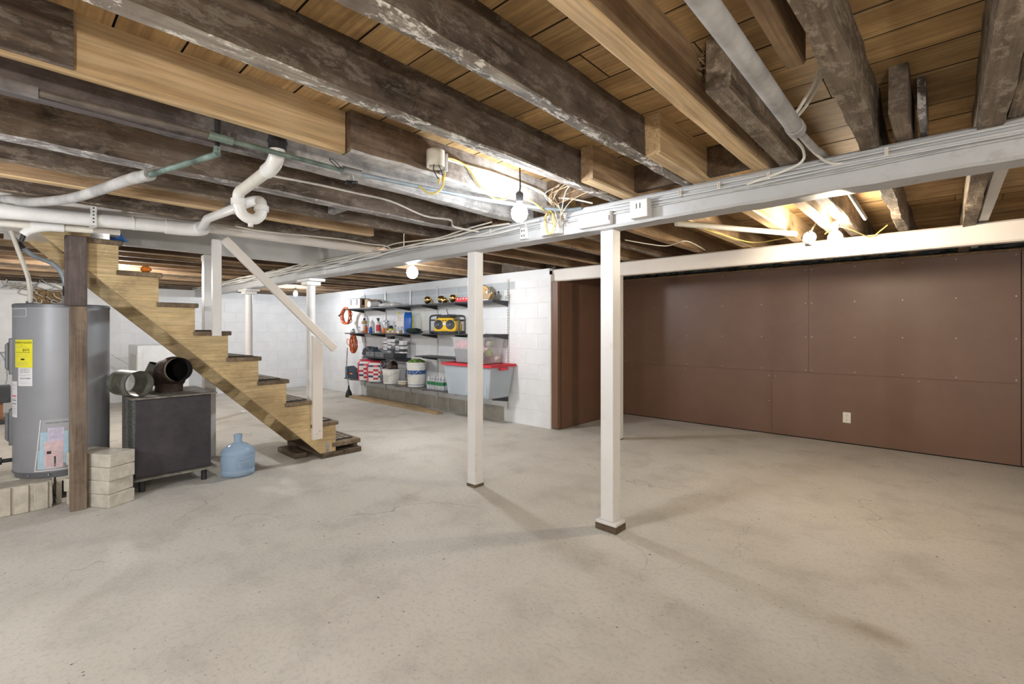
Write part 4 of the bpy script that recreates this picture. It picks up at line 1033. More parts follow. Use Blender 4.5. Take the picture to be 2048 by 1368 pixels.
MB().lathe([(.001, -.10), (.055, -.10), (.055, .10), (.001, .10)], 18, c=(0, 0, 0), T=Matrix.Translation((0, 0, .056)) @ Matrix.Rotation(PI / 2, 4, 'X')).build('roll', 'bag_white', t, world=False)
MB().lathe([(.001, -.103), (.035, -.103), (.035, -.1005)], 18, T=Matrix.Translation((0, 0, .056)) @ Matrix.Rotation(-PI / 2, 4, 'X') @ Matrix.Scale(-1, 4, (0, 0, 1))).build('core', 'navy_print', t, world=False)
MB().blob((-.02, .12, .06), (.07, .05, .06), 12, 0, .5, 4).build('fold', 'slate_cloth', t, world=False)
m = MB()
for i, (cx_, hh, rr) in enumerate(((-7.10, .055, .17), (-6.93, .05, .14), (-6.80, .05, .11))): m.blob((cx_, 4.50, Z1 + hh * .55), (rr, .10, hh * .75), 16, 0, .35, i)
o = recentre(m.build('white_cover', 'bag_white')); o.data.transform(Matrix.Translation((0, 0, 0))); tag(o, 'crumpled off-white cloth cover lying on the top shelf', 'cloth')
def brass_lamp(x, y, tilt, label, small=False):
    t = thing('brass_lamp', label, 'lamp', (x, y, Z1), tilt, 'brass light fixtures on the top shelf')
    k = .7 if small else 1
    T_ = Matrix.Translation((0, -.02, .075 * k)) @ Matrix.Rotation(math.radians(62), 4, 'X')
    MB().lathe([(.0, .045 * k), (.03 * k, .035 * k), (.055 * k, .0), (.062 * k, -.03 * k), (.058 * k, -.03 * k), (.03 * k, .02 * k)], 20, T=T_, close=False).build('bell', 'brass', t, world=False, smooth=70)
    MB().lathe([(.035 * k, 0), (.038 * k, .012), (.012, .02)], 18, c=(.07 * k, .03, 0)).build('base', 'brass', t, world=False)
    MB().tube(spline([(.07 * k, .03, .018), (.075 * k, .02, .05 * k), (.04 * k, .0, .085 * k), (0, -.005, .08 * k)], 5), .006, 8).build('arm', 'brass', t, world=False)
    MB().blob((0, -.03, .068 * k), .022 * k, 10, jit=0).build('holder', 'brass', t, world=False)
brass_lamp(-5.86, 4.46, .3, 'leftmost brass lamp fixture on the top shelf')
brass_lamp(-5.58, 4.50, -.5, 'brass lamp fixture second from left on the top shelf')
brass_lamp(-5.44, 4.45, 1.0, 'smallest brass lamp fixture, third from left on the top shelf', True)
brass_lamp(-5.27, 4.47, .2, 'rightmost brass lamp fixture, next to the red box')
t = thing('red_box', 'flat red box at the right of the brass lamps', 'box', (-4.98, 4.46, Z1))
MB().box(-.14, .14, -.08, .08, 0, .06).build('box_body', 'red_plastic', t, world=False, bevel=.003)
for i in range(4): MB().box(-.11 + i * .06, -.08 + i * .06, -.0812, -.0802, .035, .048).build('print_patch', 'bag_white', t, world=False)
t = thing('model_ship', 'ornate metal and wood model with a round hoop on the top shelf', 'model', (-4.63, 4.50, Z1))
MB().prism([(-.15, .02), (.10, .02), (.15, .09), (.12, .10), (-.17, .085)], -.045, .045, 'y').build('hull', 'carton_brown', t, world=False, bevel=.006)
MB().box(-.13, .09, -.05, .05, 0, .02).build('base', 'paper_white', t, world=False, bevel=.003)
hoop = [(-.06 + .105 * math.cos(a), .02, .115 + .105 * math.sin(a)) for a in [i * 2 * PI / 30 for i in range(31)]]
MB().tube(hoop, .004, 6, caps=False).build('hoop', 'iron_black', t, world=False)
MB().lathe([(.0, -.002), (.10, -.002), (.10, .002)], 28, T=Matrix.Translation((-.06, .022, .115)) @ Matrix.Rotation(PI / 2, 4, 'X')).build('dial', 'gold_ink', t, world=False)
for i, (x, h) in enumerate(((-.12, .17), (-.06, .16), (-.01, .175), (.04, .16), (.09, .17), (.13, .13))):
    MB().tube([(x, -.02, .08), (x, -.02, h)], .005, 6).build('mast', 'carton_brown', t, world=False)
    MB().box(x - .02, x + .018, -.022, -.019, .09, h - .02).build('sail', ['bag_white', 'grey_plastic', 'gold_ink'][i % 3], t, world=False)
def figurine(x, h, label):
    t = thing('figurine', label, 'figurine', (x, 4.47, Z1), group='small metal figurines')
    MB().lathe([(.016, 0), (.016, .006), (.004, .012)], 10).build('foot', 'iron_black', t, world=False)
    MB().tube([(0, 0, .01), (.004, 0, h * .6), (0, 0, h * .8)], .006, 8).build('body', 'iron_black', t, world=False)
    MB().blob((0, 0, h * .88), .012, 8, jit=0).build('head', 'iron_black', t, world=False)
    MB().tube([(-.018, 0, h * .5), (.004, 0, h * .7), (.02, 0, h * .78)], .0035, 6).build('arm', 'iron_black', t, world=False)
figurine(-4.36, .125, 'taller dark figurine next to the model on the top shelf'); figurine(-4.40 + .0, .11, 'short dark figurine') if False else None
figurine(-4.42, .10, 'shorter dark figurine close beside the model')
# ---- second shelf: bottles and jars
def bottle(x, y, r, h, mat, cap, label, neck=.35, band=None, name='bottle', cat='bottle', capm='ink_black'):
    t = thing(name, label, cat, (x, y, Z2), group='bottles and cans on the second shelf')
    hb = h * .72
    MB().lathe([(r * .9, 0), (r, .006), (r, hb), (r * .8, hb + r * .5), (r * neck, hb + r * .9), (r * neck, h * .92)], 16).build('body', mat, t, world=False, smooth=50)
    MB().lathe([(r * neck * 1.2, h * .88), (r * neck * 1.2, h), (r * neck * .6, h * 1.005)], 12).build('cap', capm, t, world=False)
    if band: MB().lathe([(r + .001, h * .15), (r + .001, h * .6)], 16, close=False).build('wrapper', band, t, world=False)
    if cap == 'spray':
        MB().box(-.045, .02, -.012, .012, h * .98, h * 1.10).prism([(-.03, h * .98), (-.035, h * .84), (-.025, h * .84), (-.01, h * .98)], -.006, .006, 'y').build('trigger', capm, t, world=False, bevel=.004)
bottle(-8.10, 4.44, .040, .06, 'galvanised', '', 'squat grey jar at the left end of the second shelf', .7, name='jar', cat='jar', capm='silver_toys')
bottle(-7.98, 4.50, .035, .11, 'tote_frost', '', 'small clear jar behind the squat grey jar', .5, name='jar', cat='jar', capm='grey_plastic')
bottle(-7.80, 4.50, .050, .27, 'carton_brown', '', 'brown bottle with tall black cap on the second shelf', .35, band='paper_white')
bottle(-7.64, 4.44, .030, .14, 'orange_cord', '', 'small orange can left of the white bottle', .5, name='can', cat='can')
bottle(-7.54, 4.50, .048, .235, 'bag_white', '', 'white bottle with blue band on the second shelf', .3, band='paper_white', capm='bag_white')
bottle(-7.45, 4.42, .030, .11, 'blue_print', '', 'small blue can right of the white bottle', .5, name='can', cat='can', capm='red_plastic')
bottle(-7.28, 4.47, .040, .24, 'bag_white', 'spray', 'white trigger spray bottle with black nozzle', .35, band='red_plastic')
bottle(-7.16, 4.55, .052, .22, 'silver_toys', '', 'grey metal can behind the spray bottle', .75, name='can', cat='can', capm='chrome')
bottle(-7.06, 4.44, .032, .08, 'orange_plastic', '', 'short orange can in front of the grey can', .6, name='can', cat='can', capm='red_plastic')
bottle(-6.97, 4.52, .040, .13, 'green_cloth', '', 'dark green jar with yellow wrapper', .6, band='yellow_label', name='jar', cat='jar')
bottle(-6.83, 4.54, .036, .13, 'tote_frost', '', 'clear jar with black lid left of the blue bag', .7, name='jar', cat='jar')
bottle(-6.75, 4.57, .034, .13, 'leaf_green', '', 'green jar with black lid against the blue bag', .7, name='jar', cat='jar')
t = thing('bulb_tray', 'cardboard tray of white round bulbs in front of the blue bag', 'tray', (-6.70, 4.43, Z2))
MB().box(-.22, .22, -.05, .05, 0, .05).build('tray_body', 'carton_brown', t, world=False, bevel=.002)
for i in range(3): MB().blob((-.13 + i * .13, -.045, .03), .022, 12, jit=0).build('bulb_end', 'bag_white', t, world=False)
def sack(name, label, x, y, z, w_, d_, h, mats, rz=0, group=None, stripes=None):
    t = thing(name, label, 'bag', (x, y, z), rz, group)
    m = MB(); n = 20; k = 10; vs = []; fs = []
    for i in range(k + 1):
        f = i / k; zz = h * f
        q = (1 - .03 * math.cos(f * PI * 2)) * (1 - .12 * max(0, f - .8) / .2); dq = (1 - .6 * max(0, f - .78) / .22)
        for j in range(n):
            a = 2 * PI * j / n; c, s2 = math.cos(a), math.sin(a)
            e = .32; px = math.copysign(abs(c) ** e, c) * w_ / 2 * q; py = math.copysign(abs(s2) ** e, s2) * d_ / 2 * q * dq
            b = 1 + .06 * noise.noise((px * 14, py * 14, zz * 14 + x))
            vs.append((px * b, py * b, zz))
    m.v = [Vector(v) for v in vs]
    for i in range(k):
        for j in range(n):
            j2 = (j + 1) % n; m.f.append([i * n + j, i * n + j2, (i + 1) * n + j2, (i + 1) * n + j])
            m.mi.append(stripes(i, j, k, n) if stripes else 0)
    m.f += [list(range(n)), [k * n + j for j in range(n)]]; m.mi += [0, 0]
    m.build('bag_body', mats, t, world=False, smooth=60)
    return t
b = sack('paper_bag', 'white and blue bag with yellow ends on the second shelf', -6.52, 4.50, Z2, .26, .18, .345, ['blue_print', 'bag_white', 'yellow_label'], .72, None,
         lambda i, j, k, n: (2 if i >= k - 1 and j < 14 else (1 if 10 <= j <= 14 else (2 if j in (19, 0, 1) else 0))))
text_mesh('1LD', .095, 'blue_print', 'lettering', b, lambda x, y: Vector((-.06 + x * .7, -.0985, .07 + y)))
text_mesh('IT', .09, 'gold_ink', 'lettering', b, lambda x, y: Vector((-.06 + x * .7, -.0985, .22 + y)))
m = MB()
for i in range(6): m.blob((-6.22 + .03 * math.sin(i * 2.1), 4.46 + .02 * math.cos(i), Z2 + .018 + i * .010), (.15 - .008 * i, .10, .016), 16, 0, .4, i)
o = recentre(m.build('folded_tarp', 'green_cloth')); o.location.z = Z2; tag(o, 'dark green folded tarp right of the blue bag', 'tarp')
# jobsite radio
rd = thing('jobsite_radio', 'yellow and black jobsite radio with roll-bar frame on the second shelf', 'radio', (-5.44, 4.50, Z2), math.radians(24))
MB().prism([(-.17, .03), (.17, .03), (.185, .09), (.16, .20), (.10, .235), (-.10, .235), (-.16, .20), (-.185, .09)], -.10, .10, 'y').build('body', 'radio_yellow', rd, world=False, bevel=.012)
MB().box(-.18, .18, -.115, .115, .008, .035).build('bottom_guard', 'dark_grey_plastic', rd, world=False, bevel=.008)
for s2 in (-1, 1):
    Tq = Matrix.Translation((s2 * .095, -.10, .135)) @ Matrix.Rotation(PI / 2, 4, 'X')
    sp_ = MB().lathe([(.070, -.004), (.070, .014), (.060, .016), (.045, .006), (.02, .004), (.018, .010), (.0, .012)], 28, T=Tq, close=False).build('speaker', 'dark_grey_plastic', rd, world=False, smooth=50)
    MB().lathe([(.0, .013), (.017, .012)], 20, T=Tq, close=False).build('speaker_cone', 'grey_plastic', sp_, world=False)
fpl = MB().box(-.045, .045, -.108, -.099, .125, .165).build('display', 'outlet_white', rd, world=False, bevel=.003)
MB().prism([(-.06, .04), (.06, .04), (.03, .10), (-.03, .10)], -.112, -.098, 'y').build('front_plate', 'radio_yellow', rd, world=False, bevel=.003)
for q in (-.02, .02): MB().lathe([(.010, 0), (.010, .012)], 12, T=Matrix.Translation((q, -.10, .195)) @ Matrix.Rotation(PI / 2, 4, 'X')).build('knob', 'dark_grey_plastic', rd, world=False)
text_mesh('RADIO', .018, 'ink_black', 'lettering', rd, lambda x, y: Vector((x, -.1125, .065 + y))) if False else None
for s2 in (-1, 1):
    bar = spline([(s2 * .235, -.11, 0), (s2 * .235, -.11, .12), (s2 * .23, -.11, .235), (s2 * .19, -.11, .265), (s2 * .05, -.11, .272)], 6)
    bar2 = spline([(s2 * .235, .11, 0), (s2 * .235, .11, .12), (s2 * .23, .11, .235), (s2 * .19, .11, .265), (s2 * .05, .11, .272)], 6)
    MB().tube(bar, .013, 10).build('roll_bar', 'dark_grey_plastic', rd, world=False); MB().tube(bar2, .013, 10).build('roll_bar', 'dark_grey_plastic', rd, world=False)
    for z in (.03, .20): MB().tube([(s2 * .15, -.10, z), (s2 * .235, -.11, z)], .011, 8).build('bar_mount', 'dark_grey_plastic', rd, world=False); MB().tube([(s2 * .15, .10, z), (s2 * .235, .11, z)], .011, 8).build('bar_mount', 'dark_grey_plastic', rd, world=False)
    MB().tube([(s2 * .235, -.11, .012), (s2 * .235, .11, .012)], .013, 10).build('roll_bar', 'dark_grey_plastic', rd, world=False)
MB().box(-.09, .09, -.12, .12, .235, .275).build('top_handle', 'dark_grey_plastic', rd, world=False, bevel=.012)
MB().tube([(-.01, .05, .27), (-.06, .08, .37)], .005, 8).build('antenna', 'black_rubber', rd, world=False)
o = recentre(MB().box(-4.80, -4.50, 4.36, 4.40, Z2 + .001, Z2 + .014).build('white_strip', 'bag_white', bevel=.002)); tag(o, 'thin white strip lying on the front edge of the second shelf', 'strip')
# ---- cords hanging at the left end
def coil(name, label, c, rx, rz_, turns, mat, sd, hang=0):
    rr = random.Random(sd); pts = []
    N_ = turns * 14
    for i in range(N_):
        a = i / 14 * 2 * PI; j = .12 * math.sin(a * .37 + sd) + .06 * rr.uniform(-1, 1)
        pts.append((c[0] + rx * (1 + j) * math.sin(a), c[1] + .03 * math.sin(a * .29 + sd) + .012 * rr.uniform(-1, 1), c[2] + rz_ * (1 + .5 * j) * math.cos(a) - hang * .3 * (1 - math.cos(a)) * .1))
    t = thing(name, label, 'cord', (c[0], c[1], c[2] - rz_))
    MB().tube(spline(pts, 3), .0075, 6).build('loops', mat, t)
    return t
t = coil('extension_cord', 'orange extension cord coiled and hung at the end of the top shelf', (-8.31, 4.42, 1.515), .155, .150, 9, 'orange_cord', 3)
MB().tube([(-8.46, 4.40, 1.55), (-8.53, 4.39, 1.52)], .018, 8).build('plug', 'black_rubber', t)
MB().tube([(-8.30, 4.38, 1.62), (-8.30, 4.42, 1.63), (-8.29, 4.5, 1.61)], .006, 6).build('hook', 'iron_black', t)
t = coil('extension_cord', 'second orange cord hanging in a bunch under the second shelf', (-8.10, 4.45, 1.00), .075, .17, 8, 'orange_cord', 11)
MB().tube(spline([(-8.16, 4.43, 1.05), (-8.27, 4.42, 1.08), (-8.28, 4.42, 1.0), (-8.2, 4.42, .96)], 5), .007, 6).build('stray_loop', 'orange_cord', t)
# ---- third shelf: drawers and cassettes
for i, x in enumerate((-7.42, -7.12, -6.83)):
    t = thing('drawer_box', 'low grey plastic drawer box, %s of three on the short shelf' % ('left', 'middle', 'right')[i], 'box', (x, 4.50, Z3), group='grey drawer boxes')
    MB().box(-.138, .138, -.11, .13, 0, .085).build('case', ['grey_plastic', 'grey_plastic', 'dark_grey_plastic'][i], t, world=False, bevel=.004)
    MB().box(-.125, .125, -.116, -.110, .012, .075).build('drawer_front', ['grey_plastic', 'grey_plastic', 'dark_grey_plastic'][i], t, world=False, bevel=.003)
    MB().box(-.03, .03, -.124, -.116, .055, .065).build('pull', 'dark_grey_plastic', t, world=False)
CASS = [MB().box(-.055, .055, -.04, .04, 0, .0225).mesh('small_case', mt) for mt in ('paper_white', 'silver_toys', 'dark_grey_plastic', 'bag_white', 'grey_plastic')]
rr = random.Random(5); zc = Z3 + .0855
cols = 5
for c_ in range(cols):
    hgt = [11, 12, 10, 9, 9][c_]
    for k_ in range(hgt):
        q = bpy.data.objects.new('small_case', CASS[rr.randrange(5)]); COL.objects.link(q)
        q.location = (-7.08 + c_ * .118 + rr.uniform(-.004, .004), 4.52 + rr.uniform(-.006, .006), zc + k_ * .0232); q.rotation_euler = (0, 0, rr.uniform(-.06, .06))
        tag(q, 'small case, %s up in the %s stack on the grey drawers' % (('first', 'second', 'third', 'fourth', 'fifth', 'sixth', 'seventh', 'eighth', 'ninth', 'tenth', 'eleventh', 'twelfth')[k_], ('leftmost', 'second', 'middle', 'fourth', 'rightmost')[c_]), 'case', 'small cases stacked on the drawer boxes')
# ---- lowest shelf
t = thing('tool_bag', 'dark blue tool bag at the left end of the lowest shelf', 'bag', (-8.06, 4.47, Z4), .1)
MB().prism([(-.19, 0), (.17, 0), (.18, .14), (-.02, .16), (-.16, .22), (-.20, .21)], -.09, .09, 'y').build('bag_body', 'slate_cloth', t, world=False, bevel=.012)
MB().box(-.04, .04, -.0935, -.0915, .08, .105).build('patch', 'orange_plastic', t, world=False)
MB().box(-.205, .185, -.093, .093, -.0, .012).build('base_pad', 'dark_grey_plastic', t, world=False, bevel=.004)
t = thing('vacuum_cleaner', 'grey upright vacuum cleaner behind the tool bag', 'vacuum', (-7.90, 4.60, Z4), .1)
MB().prism([(-.11, .13), (.09, .10), (.12, .44), (-.03, .46)], -.06, .06, 'y').build('dust_bin', 'grey_plastic', t, world=False, bevel=.02)
MB().prism([(-.06, .44), (.13, .42), (.22, .52), (.08, .60), (-.02, .55)], -.07, .07, 'y').build('head', 'dark_grey_plastic', t, world=False, bevel=.02)
for q in (-.05, 0, .05): MB().box(q - .006, q + .006, -.064, -.0605, .16, .42).build('rib', 'silver_toys', t, world=False)
MB().box(-.12, .14, -.07, .08, 0, .12).build('foot', 'dark_grey_plastic', t, world=False, bevel=.015)
o = recentre(MB().blob((-7.55, 4.57, Z4 + .46), (.12, .09, .13), 16, 0, .4, 7).box(-7.62, -7.48, 4.54, 4.66, Z4 + .001, Z4 + .40).build('dark_cloth_pile', 'slate_cloth')); tag(o, 'dark blue cloth bundle piled behind the red bags', 'cloth')
def rb_str(i, j, k, n):
    if 10 <= j <= 13: return 0
    if j == 15: return (1, 0)[i % 2]
    return (1, 1, 2, 1, 0)[(i + (j % 3 == 0)) % 5]
sack('seed_bag', 'left red, white and navy bag on the lowest shelf', -7.66, 4.44, Z4, .24, .16, .37, ['bag_red', 'bag_white', 'navy_print'], .65, 'red and white bags on the lowest shelf', rb_str)
sack('seed_bag', 'right red, white and navy bag, next to the small bucket', -7.34, 4.45, Z4, .27, .17, .36, ['bag_red', 'bag_white', 'navy_print'], .55, 'red and white bags on the lowest shelf', rb_str)
def bucket(name, x, y, r, h, label, kind):
    t = thing(name, label, 'bucket', (x, y, Z4))
    MB().lathe([(r * .86, 0), (r * .88, .005), (r * .97, h * .78), (r * 1.0, h * .79), (r * 1.0, h * .83), (r * .98, h * .84), (r * .99, h * .90), (r * 1.03, h * .905), (r * 1.03, h), (r * .97, h), (r * .95, h * .9), (r * .84, .02), (0, .02)], 36, close=False).build('shell', 'bucket_white', t, world=False)
    def rad(z): return r * (.88 + .09 * z / (h * .78)) + .0012
    if kind == 'big':
        MB().lathe([(rad(h * .52), h * .52), (rad(h * .68), h * .68)], 36, close=False).build('blue_band', 'bucket_blue', t, world=False)
        MB().lathe([(rad(h * .08), h * .08), (rad(h * .10), h * .10)], 36, close=False).build('blue_rule', 'bucket_blue', t, world=False)
        for q in range(5):
            a = math.radians(-100 + q * 22); MB().blob((rad(h * .6) * math.cos(a), rad(h * .6) * math.sin(a), h * .6), .008, 6, jit=0).build('print_mark', 'bag_white', t, world=False)
        m_ = MB()
        for q in range(26):
            a = q * 2.4; rr_ = r * .75 * math.sqrt(q / 26); m_.blob((rr_ * math.cos(a), rr_ * math.sin(a), h * .98 + .03 * (1 - q / 26)), (.045, .035, .03), 8, 0, .6, q)
        g = m_.build('greenery', 'leaf_green', t, world=False); g['label'] = 'green plastic foliage filling the bucket'
    else:
        for q in range(9):
            z = h * (.15 + .06 * q); n = 10; vs = []
            for i in range(n + 1):
                a = math.radians(-150 + 95 * i / n); vs += [Vector((rad(z) * math.cos(a), rad(z) * math.sin(a), z)), Vector((rad(z) * math.cos(a), rad(z) * math.sin(a), z + .003))]
            MB().add(vs, [(2 * i, 2 * i + 2, 2 * i + 3, 2 * i + 1) for i in range(n)]).build('print_line', 'ink_grey', t, world=False)
        MB().blob((.02, .02, h * 1.05), (r * .6, r * .55, .09), 12, 0, .7, 4).build('rubble', 'rusty_pipe', t, world=False)
        MB().blob((-.07, .03, h * 1.05), (r * .35, r * .35, .11), 12, 0, .6, 9).build('plastic_sheet', 'tote_frost', t, world=False)
    hd = [Vector((r * 1.03 * math.cos(a), -.6 * r * math.sin(a) * .6 - .0, h * .80 - .35 * h * math.sin(a))) for a in [i * PI / 14 for i in range(15)]]
    MB().tube([p + Vector((0, -r * .72 * math.sin(i * PI / 14), 0)) for i, p in enumerate(hd)], .003, 6).build('wire_handle', 'galvanised', t, world=False)
bucket('paint_bucket', -6.86, 4.46, .15, .245, 'small white printed bucket full of debris on the lowest shelf', 'small')
bucket('paint_bucket', -6.20, 4.49, .152, .385, 'tall white bucket with a blue band, topped with green foliage', 'big')
t = thing('rope_coil', 'pale rope coil between the two buckets', 'rope', (-6.53, 4.46, Z4))
for k_ in range(4): MB().tube([(.085 * math.cos(a), .06 * math.sin(a), .009 + k_ * .015) for a in [i * 2 * PI / 20 for i in range(21)]], .0085, 6, caps=False).build('loop', 'outlet_white' if k_ % 2 else 'carton_brown', t, world=False)
t = thing('watering_pitcher', 'clear pitcher with dark strap behind the rope coil', 'pitcher', (-6.50, 4.60, Z4))
MB().lathe([(.055, 0), (.06, .01), (.065, .20), (.07, .25)], 20, close=False).build('vessel', 'tote_frost', t, world=False)
MB().tube(spline([(-.06, -.03, .05), (-.11, -.03, .12), (-.04, -.05, .24), (.10, -.05, .27)], 5), .012, 8).build('strap', 'grey_plastic', t, world=False)
# bottled water pack
BT = thing('water_bottle', 'small clear water bottle with green label in the shrink pack beside the tote', 'bottle', (-5.80, 4.43, Z4), group='water bottles in the pack')
pb = [('body', MB().lathe([(.028, 0), (.031, .006), (.031, .06), (.029, .065), (.031, .075), (.031, .12), (.026, .14), (.012, .165), (.012, .175)], 14).mesh('body', 'water_bottle_clear', 60)),
      ('wrapper', MB().lathe([(.0316, .07), (.0316, .12)], 14, close=False).mesh('wrapper', 'water_green')),
      ('cap', MB().lathe([(.0145, .172), (.0145, .188), (.008, .189)], 12).mesh('cap', 'bag_white'))]
def fill(t):
    for nm, me in pb:
        c = bpy.data.objects.new(nm, me); COL.objects.link(c); c.parent = t
fill(BT)
for ix in range(6):
    for iy in range(3):
        t = BT if ix == iy == 0 else BT.copy()
        if t is not BT: COL.objects.link(t); t.location = (-5.80 + ix * .066, 4.43 + iy * .066, Z4); fill(t)
        t['label'] = 'water bottle, %s from left, %s row of the pack beside the tote' % (('first', 'second', 'third', 'fourth', 'fifth', 'sixth')[ix], ('front', 'middle', 'back')[iy])
# totes
def tote(name, label, x0, x1, y0, y1, z0, z1, mat, fillings, k=.86):
    t = thing(name, label, 'storage tote', ((x0 + x1) / 2, (y0 + y1) / 2, z0))
    hx, hy, h = (x1 - x0) / 2, (y1 - y0) / 2, z1 - z0
    b = MB(); b.taper(-hx, hx, -hy, hy, 0, h, k, top=False); b.taper(-hx + .006, hx - .006, -hy + .006, hy - .006, .006, h, k, top=False)
    b.build('tub', mat, t, world=False, bevel=.012)
    for (nm, m_, mt) in fillings(hx, hy, h): m_.build(nm, mt, t, world=False)
    return t
t = tote('large_tote', 'large clear tote with red lid on the lowest shelf', -5.20, -4.25, 4.22, 4.66, Z4, .775, 'tote_clear',
         lambda hx, hy, h: [('packed_cloth', MB().taper(-hx + .03, hx - .03, -hy + .03, hy - .03, .02, h * .97, .87), 'denim_stuff')])
hx, hy, h = .475, .22, .42
lid = MB().box(-hx - .025, hx + .025, -hy - .02, hy + .02, h - .012, h + .012).build('lid', 'red_plastic', t, world=False, bevel=.006)
MB().box(-hx - .025, hx + .025, -hy - .02, -hy + .0, h + .012, h + .024).box(-hx - .025, hx + .025, hy, hy + .02, h + .012, h + .024).box(-hx - .025, -hx, -hy, hy, h + .012, h + .024).box(hx, hx + .025, -hy, hy, h + .012, h + .024).build('lid_rim', 'red_plastic', lid, world=False, bevel=.004)
for x in (-.36, 0, .36): MB().box(x - .012, x + .012, -hy * .95 - .004, -hy * .95 + .012, .03, h - .02, 0, Matrix.Rotation(-.06, 4, 'X')).build('rib', 'tote_clear', t, world=False)
MB().box(hx + .002, hx + .03, -.08, .08, h - .05, h - .015).build('handle', 'red_plastic', t, world=False, bevel=.005)
def ff(hx, hy, h):
    rr = random.Random(2); out = [('packed_cloth', MB().taper(-hx + .03, hx - .25, -hy + .02, hy - .02, .02, h * .55, .88), 'dark_stuff'), ('packed_cloth', MB().box(-hx + .04, -.02, -hy + .03, hy - .03, h * .56, h * .9), 'pink_stuff')]
    for i in range(14):
        out.append(('packed_toy', MB().blob((rr.uniform(-.02, hx - .07), rr.uniform(-hy + .06, hy - .06), .05 + rr.random() * h * .7), rr.uniform(.03, .05), 8, 0, .6, i), rr.choice(['pink_stuff', 'bag_white', 'green_cloth', 'paper_pink', 'leaf_green', 'silver_toys'])))
    return out
t2 = tote('small_tote', 'frosted clear tote of mixed items standing on the red lid', -5.05, -4.40, 4.25, 4.63, .80, 1.145, 'tote_frost', ff, .84)
MB().box(-.335, .335, -.20, .20, .335, .352).build('lid', 'tote_frost', t2, world=False, bevel=.005)
MB().box(.16, .29, -.206, -.17, .335, .360).build('latch', 'blue_print', t2, world=False, bevel=.006)
MB().box(.10, .24, -.186, -.180, .20, .275).build('paper_tag', 'paper_white', t2, world=False)
# broom hanging below the left end
t = thing('broom', 'black-bristled brush with thin handle leaning at the left end of the shelves', 'brush', (-8.19, 4.40, 0))
MB().tube([(-8.19, 4.405, .20), (-8.165, 4.345, .50), (-8.13, 4.345, .92)], .010, 10).build('handle', 'galvanised', t)
MB().lathe([(.058, .0), (.062, .03), (.05, .09), (.02, .15), (.012, .22)], 16, c=(-8.19, 4.405, 0)).build('bristles', 'black_rubber', t)
# lumber on the floor
for (a, b_, y0, y1, z0, lab) in ((-8.05, -6.10, 4.50, 4.59, 0, 'shorter pale plank on the floor, nearer the shelf wall'), (-8.10, -5.52, 4.36, 4.47, 0, 'longer pale plank lying on the floor under the shelves')):
    o = recentre(MB().box(a, b_, y0, y1, z0, z0 + .038).build('floor_plank', 'floor_lumber', bevel=.003)); tag(o, lab, 'plank')
# ================================================================ OUTLET ON THE BROWN WALL
t = thing('wall_outlet', 'cream duplex outlet on the brown panelled wall', 'outlet', (-.80, YW, .29))
MB().box(-.036, .036, -.006, 0, -.058, .058).build('cover_plate', 'outlet_white', t, world=False, bevel=.003)
for z in (-.025, .025):
    r_ = MB().lathe([(.017, 0), (.017, .002)], 18, T=Matrix.Translation((0, -.006, z)) @ Matrix.Rotation(PI / 2, 4, 'X')).build('receptacle', 'outlet_white', t, world=False)
    MB().box(-.008, -.0055, -.009, -.0078, z - .002, z + .008).box(.0055, .008, -.009, -.0078, z - .002, z + .008).box(-.002, .002, -.009, -.0078, z - .012, z - .007).build('slot', 'outlet_slot', r_, world=False)
# ================================================================ LEFT WALL: PANEL, CABLES, APPLIANCE
t = thing('breaker_panel', 'white electrical panel door on the left wall behind the heater', 'panel', (XL, -.05, .95))
MB().box(XL + .006, XL + .09, -.45, .33, .92, 1.86).build('cabinet', 'panel_white', t, bevel=.004)
MB().box(XL + .09, XL + .098, -.38, .26, .98, 1.80).build('door', 'panel_white', t, bevel=.003)
MB().box(XL + .098, XL + .104, .20, .225, 1.35, 1.42).build('latch', 'grey_plastic', t)
t = thing('backboard', 'white painted board with a cut-out behind the loose cables', 'board', (XL, .62, 1.3))
MB().box(XL + .006, XL + .03, .34, .98, 1.90, 1.975).box(XL + .006, XL + .03, .75, .98, .9, 1.90).box(XL + .006, XL + .03, .34, .75, .9, 1.45).build('board', 'panel_white', t, bevel=.002)
MB().box(XL + .0055, XL + .008, .35, .74, 1.46, 1.89).build('recess', 'debris_brown', t)
rr = random.Random(9)
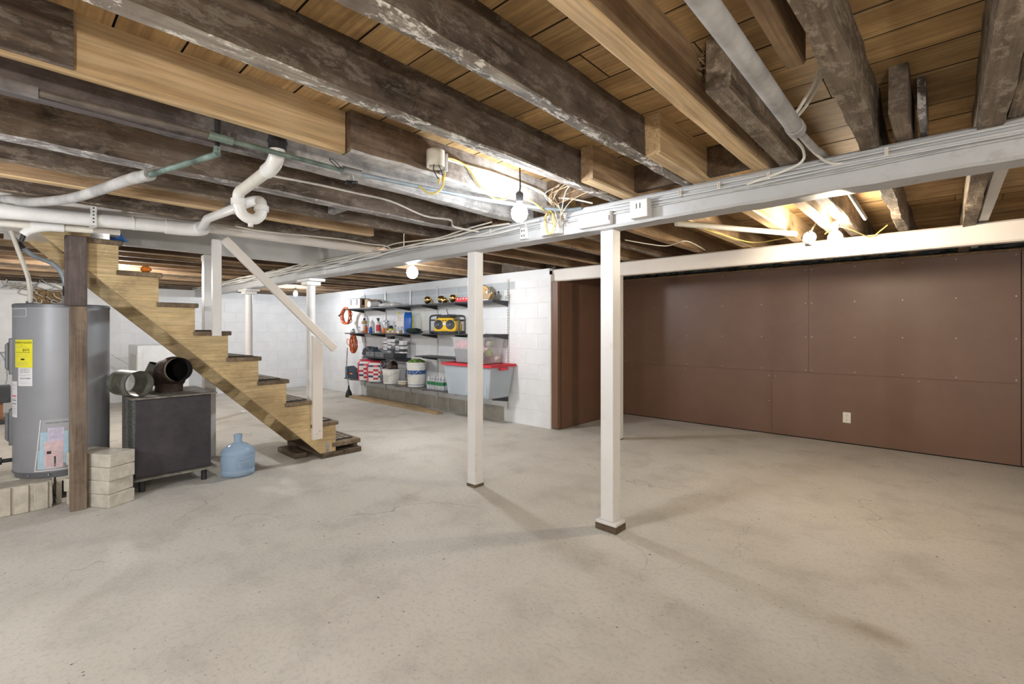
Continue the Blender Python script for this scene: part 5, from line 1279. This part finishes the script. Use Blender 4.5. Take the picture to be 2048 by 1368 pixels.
for i in range(26):
    a = Vector((XL + .06, rr.uniform(-.35, .7), rr.uniform(1.86, 1.90) if i % 2 else rr.uniform(1.5, 1.85)))
    if i % 2 == 0: a.y = rr.uniform(.38, .72)
    p1 = a + Vector((rr.uniform(0, .10), rr.uniform(-.12, .12), rr.uniform(.02, .08))); p2 = p1 + Vector((0, rr.uniform(-.15, .15), rr.uniform(-.02, .06)))
    cable('panel_cable', [a, p1, p2, p2 + Vector((0, rr.uniform(-.1, .1), .05))], .007, ['romex_white', 'romex_grey', 'carton_brown'][i % 3], 'one of the tangled cables around the white electrical panel', 'tangled cables at the panel')
t = thing('clothes_dryer', 'pale grey appliance against the left wall, seen past the stove', 'appliance', (-9.70, 1.95, 0))
MB().box(-10.1, -9.32, 1.46, 2.15, .03, 1.005).build('cabinet', 'appliance_white', t, bevel=.012)
MB().box(-9.321, -9.314, 1.53, 2.10, .10, .96).build('front_panel', 'appliance_white', t, bevel=.006)
MB().box(-9.9, -9.33, 1.452, 1.4605, .40, .86).build('side_panel', 'standard_grey', t)
for (a, b_) in ((-10.05, 1.5), (-9.4, 1.5), (-10.05, 2.1), (-9.4, 2.1)): MB().lathe([(.02, 0), (.02, .031)], 10, c=(a, b_, 0)).build('foot', 'black_rubber', t)
t = thing('utility_cart', 'dark box on an orange-brown stand at the left edge, past the heater', 'cart', (-9.3, -.03, 0))
MB().box(-9.5, -9.2, -.35, .10, .28, .50).build('box_body', 'dark_grey_plastic', t, bevel=.01)
MB().box(-9.46, -9.24, -.3, .03, .06, .28).build('stand', 'bin_orange_wood', t, bevel=.004)
MB().box(-9.5, -9.18, -.36, .12, 0, .06).build('base', 'dark_grey_plastic', t, bevel=.004)
cable('hanging_wire', [at_x(222, 708, -9.9), at_x(232, 715, -9.9), at_x(245, 722, -9.9), at_x(262, 730, -9.9), at_x(276, 722, -9.9)], .005, 'romex_grey', 'thin wire sagging against the left wall above the loose pipe')
cable('hanging_wire', [(XL + .03, -.02, .95), (XL + .2, .05, .8), (-9.6, .07, .60), (-9.35, .05, .5)], .006, 'romex_grey', 'thin wire slanting from the panel down to the dark box')
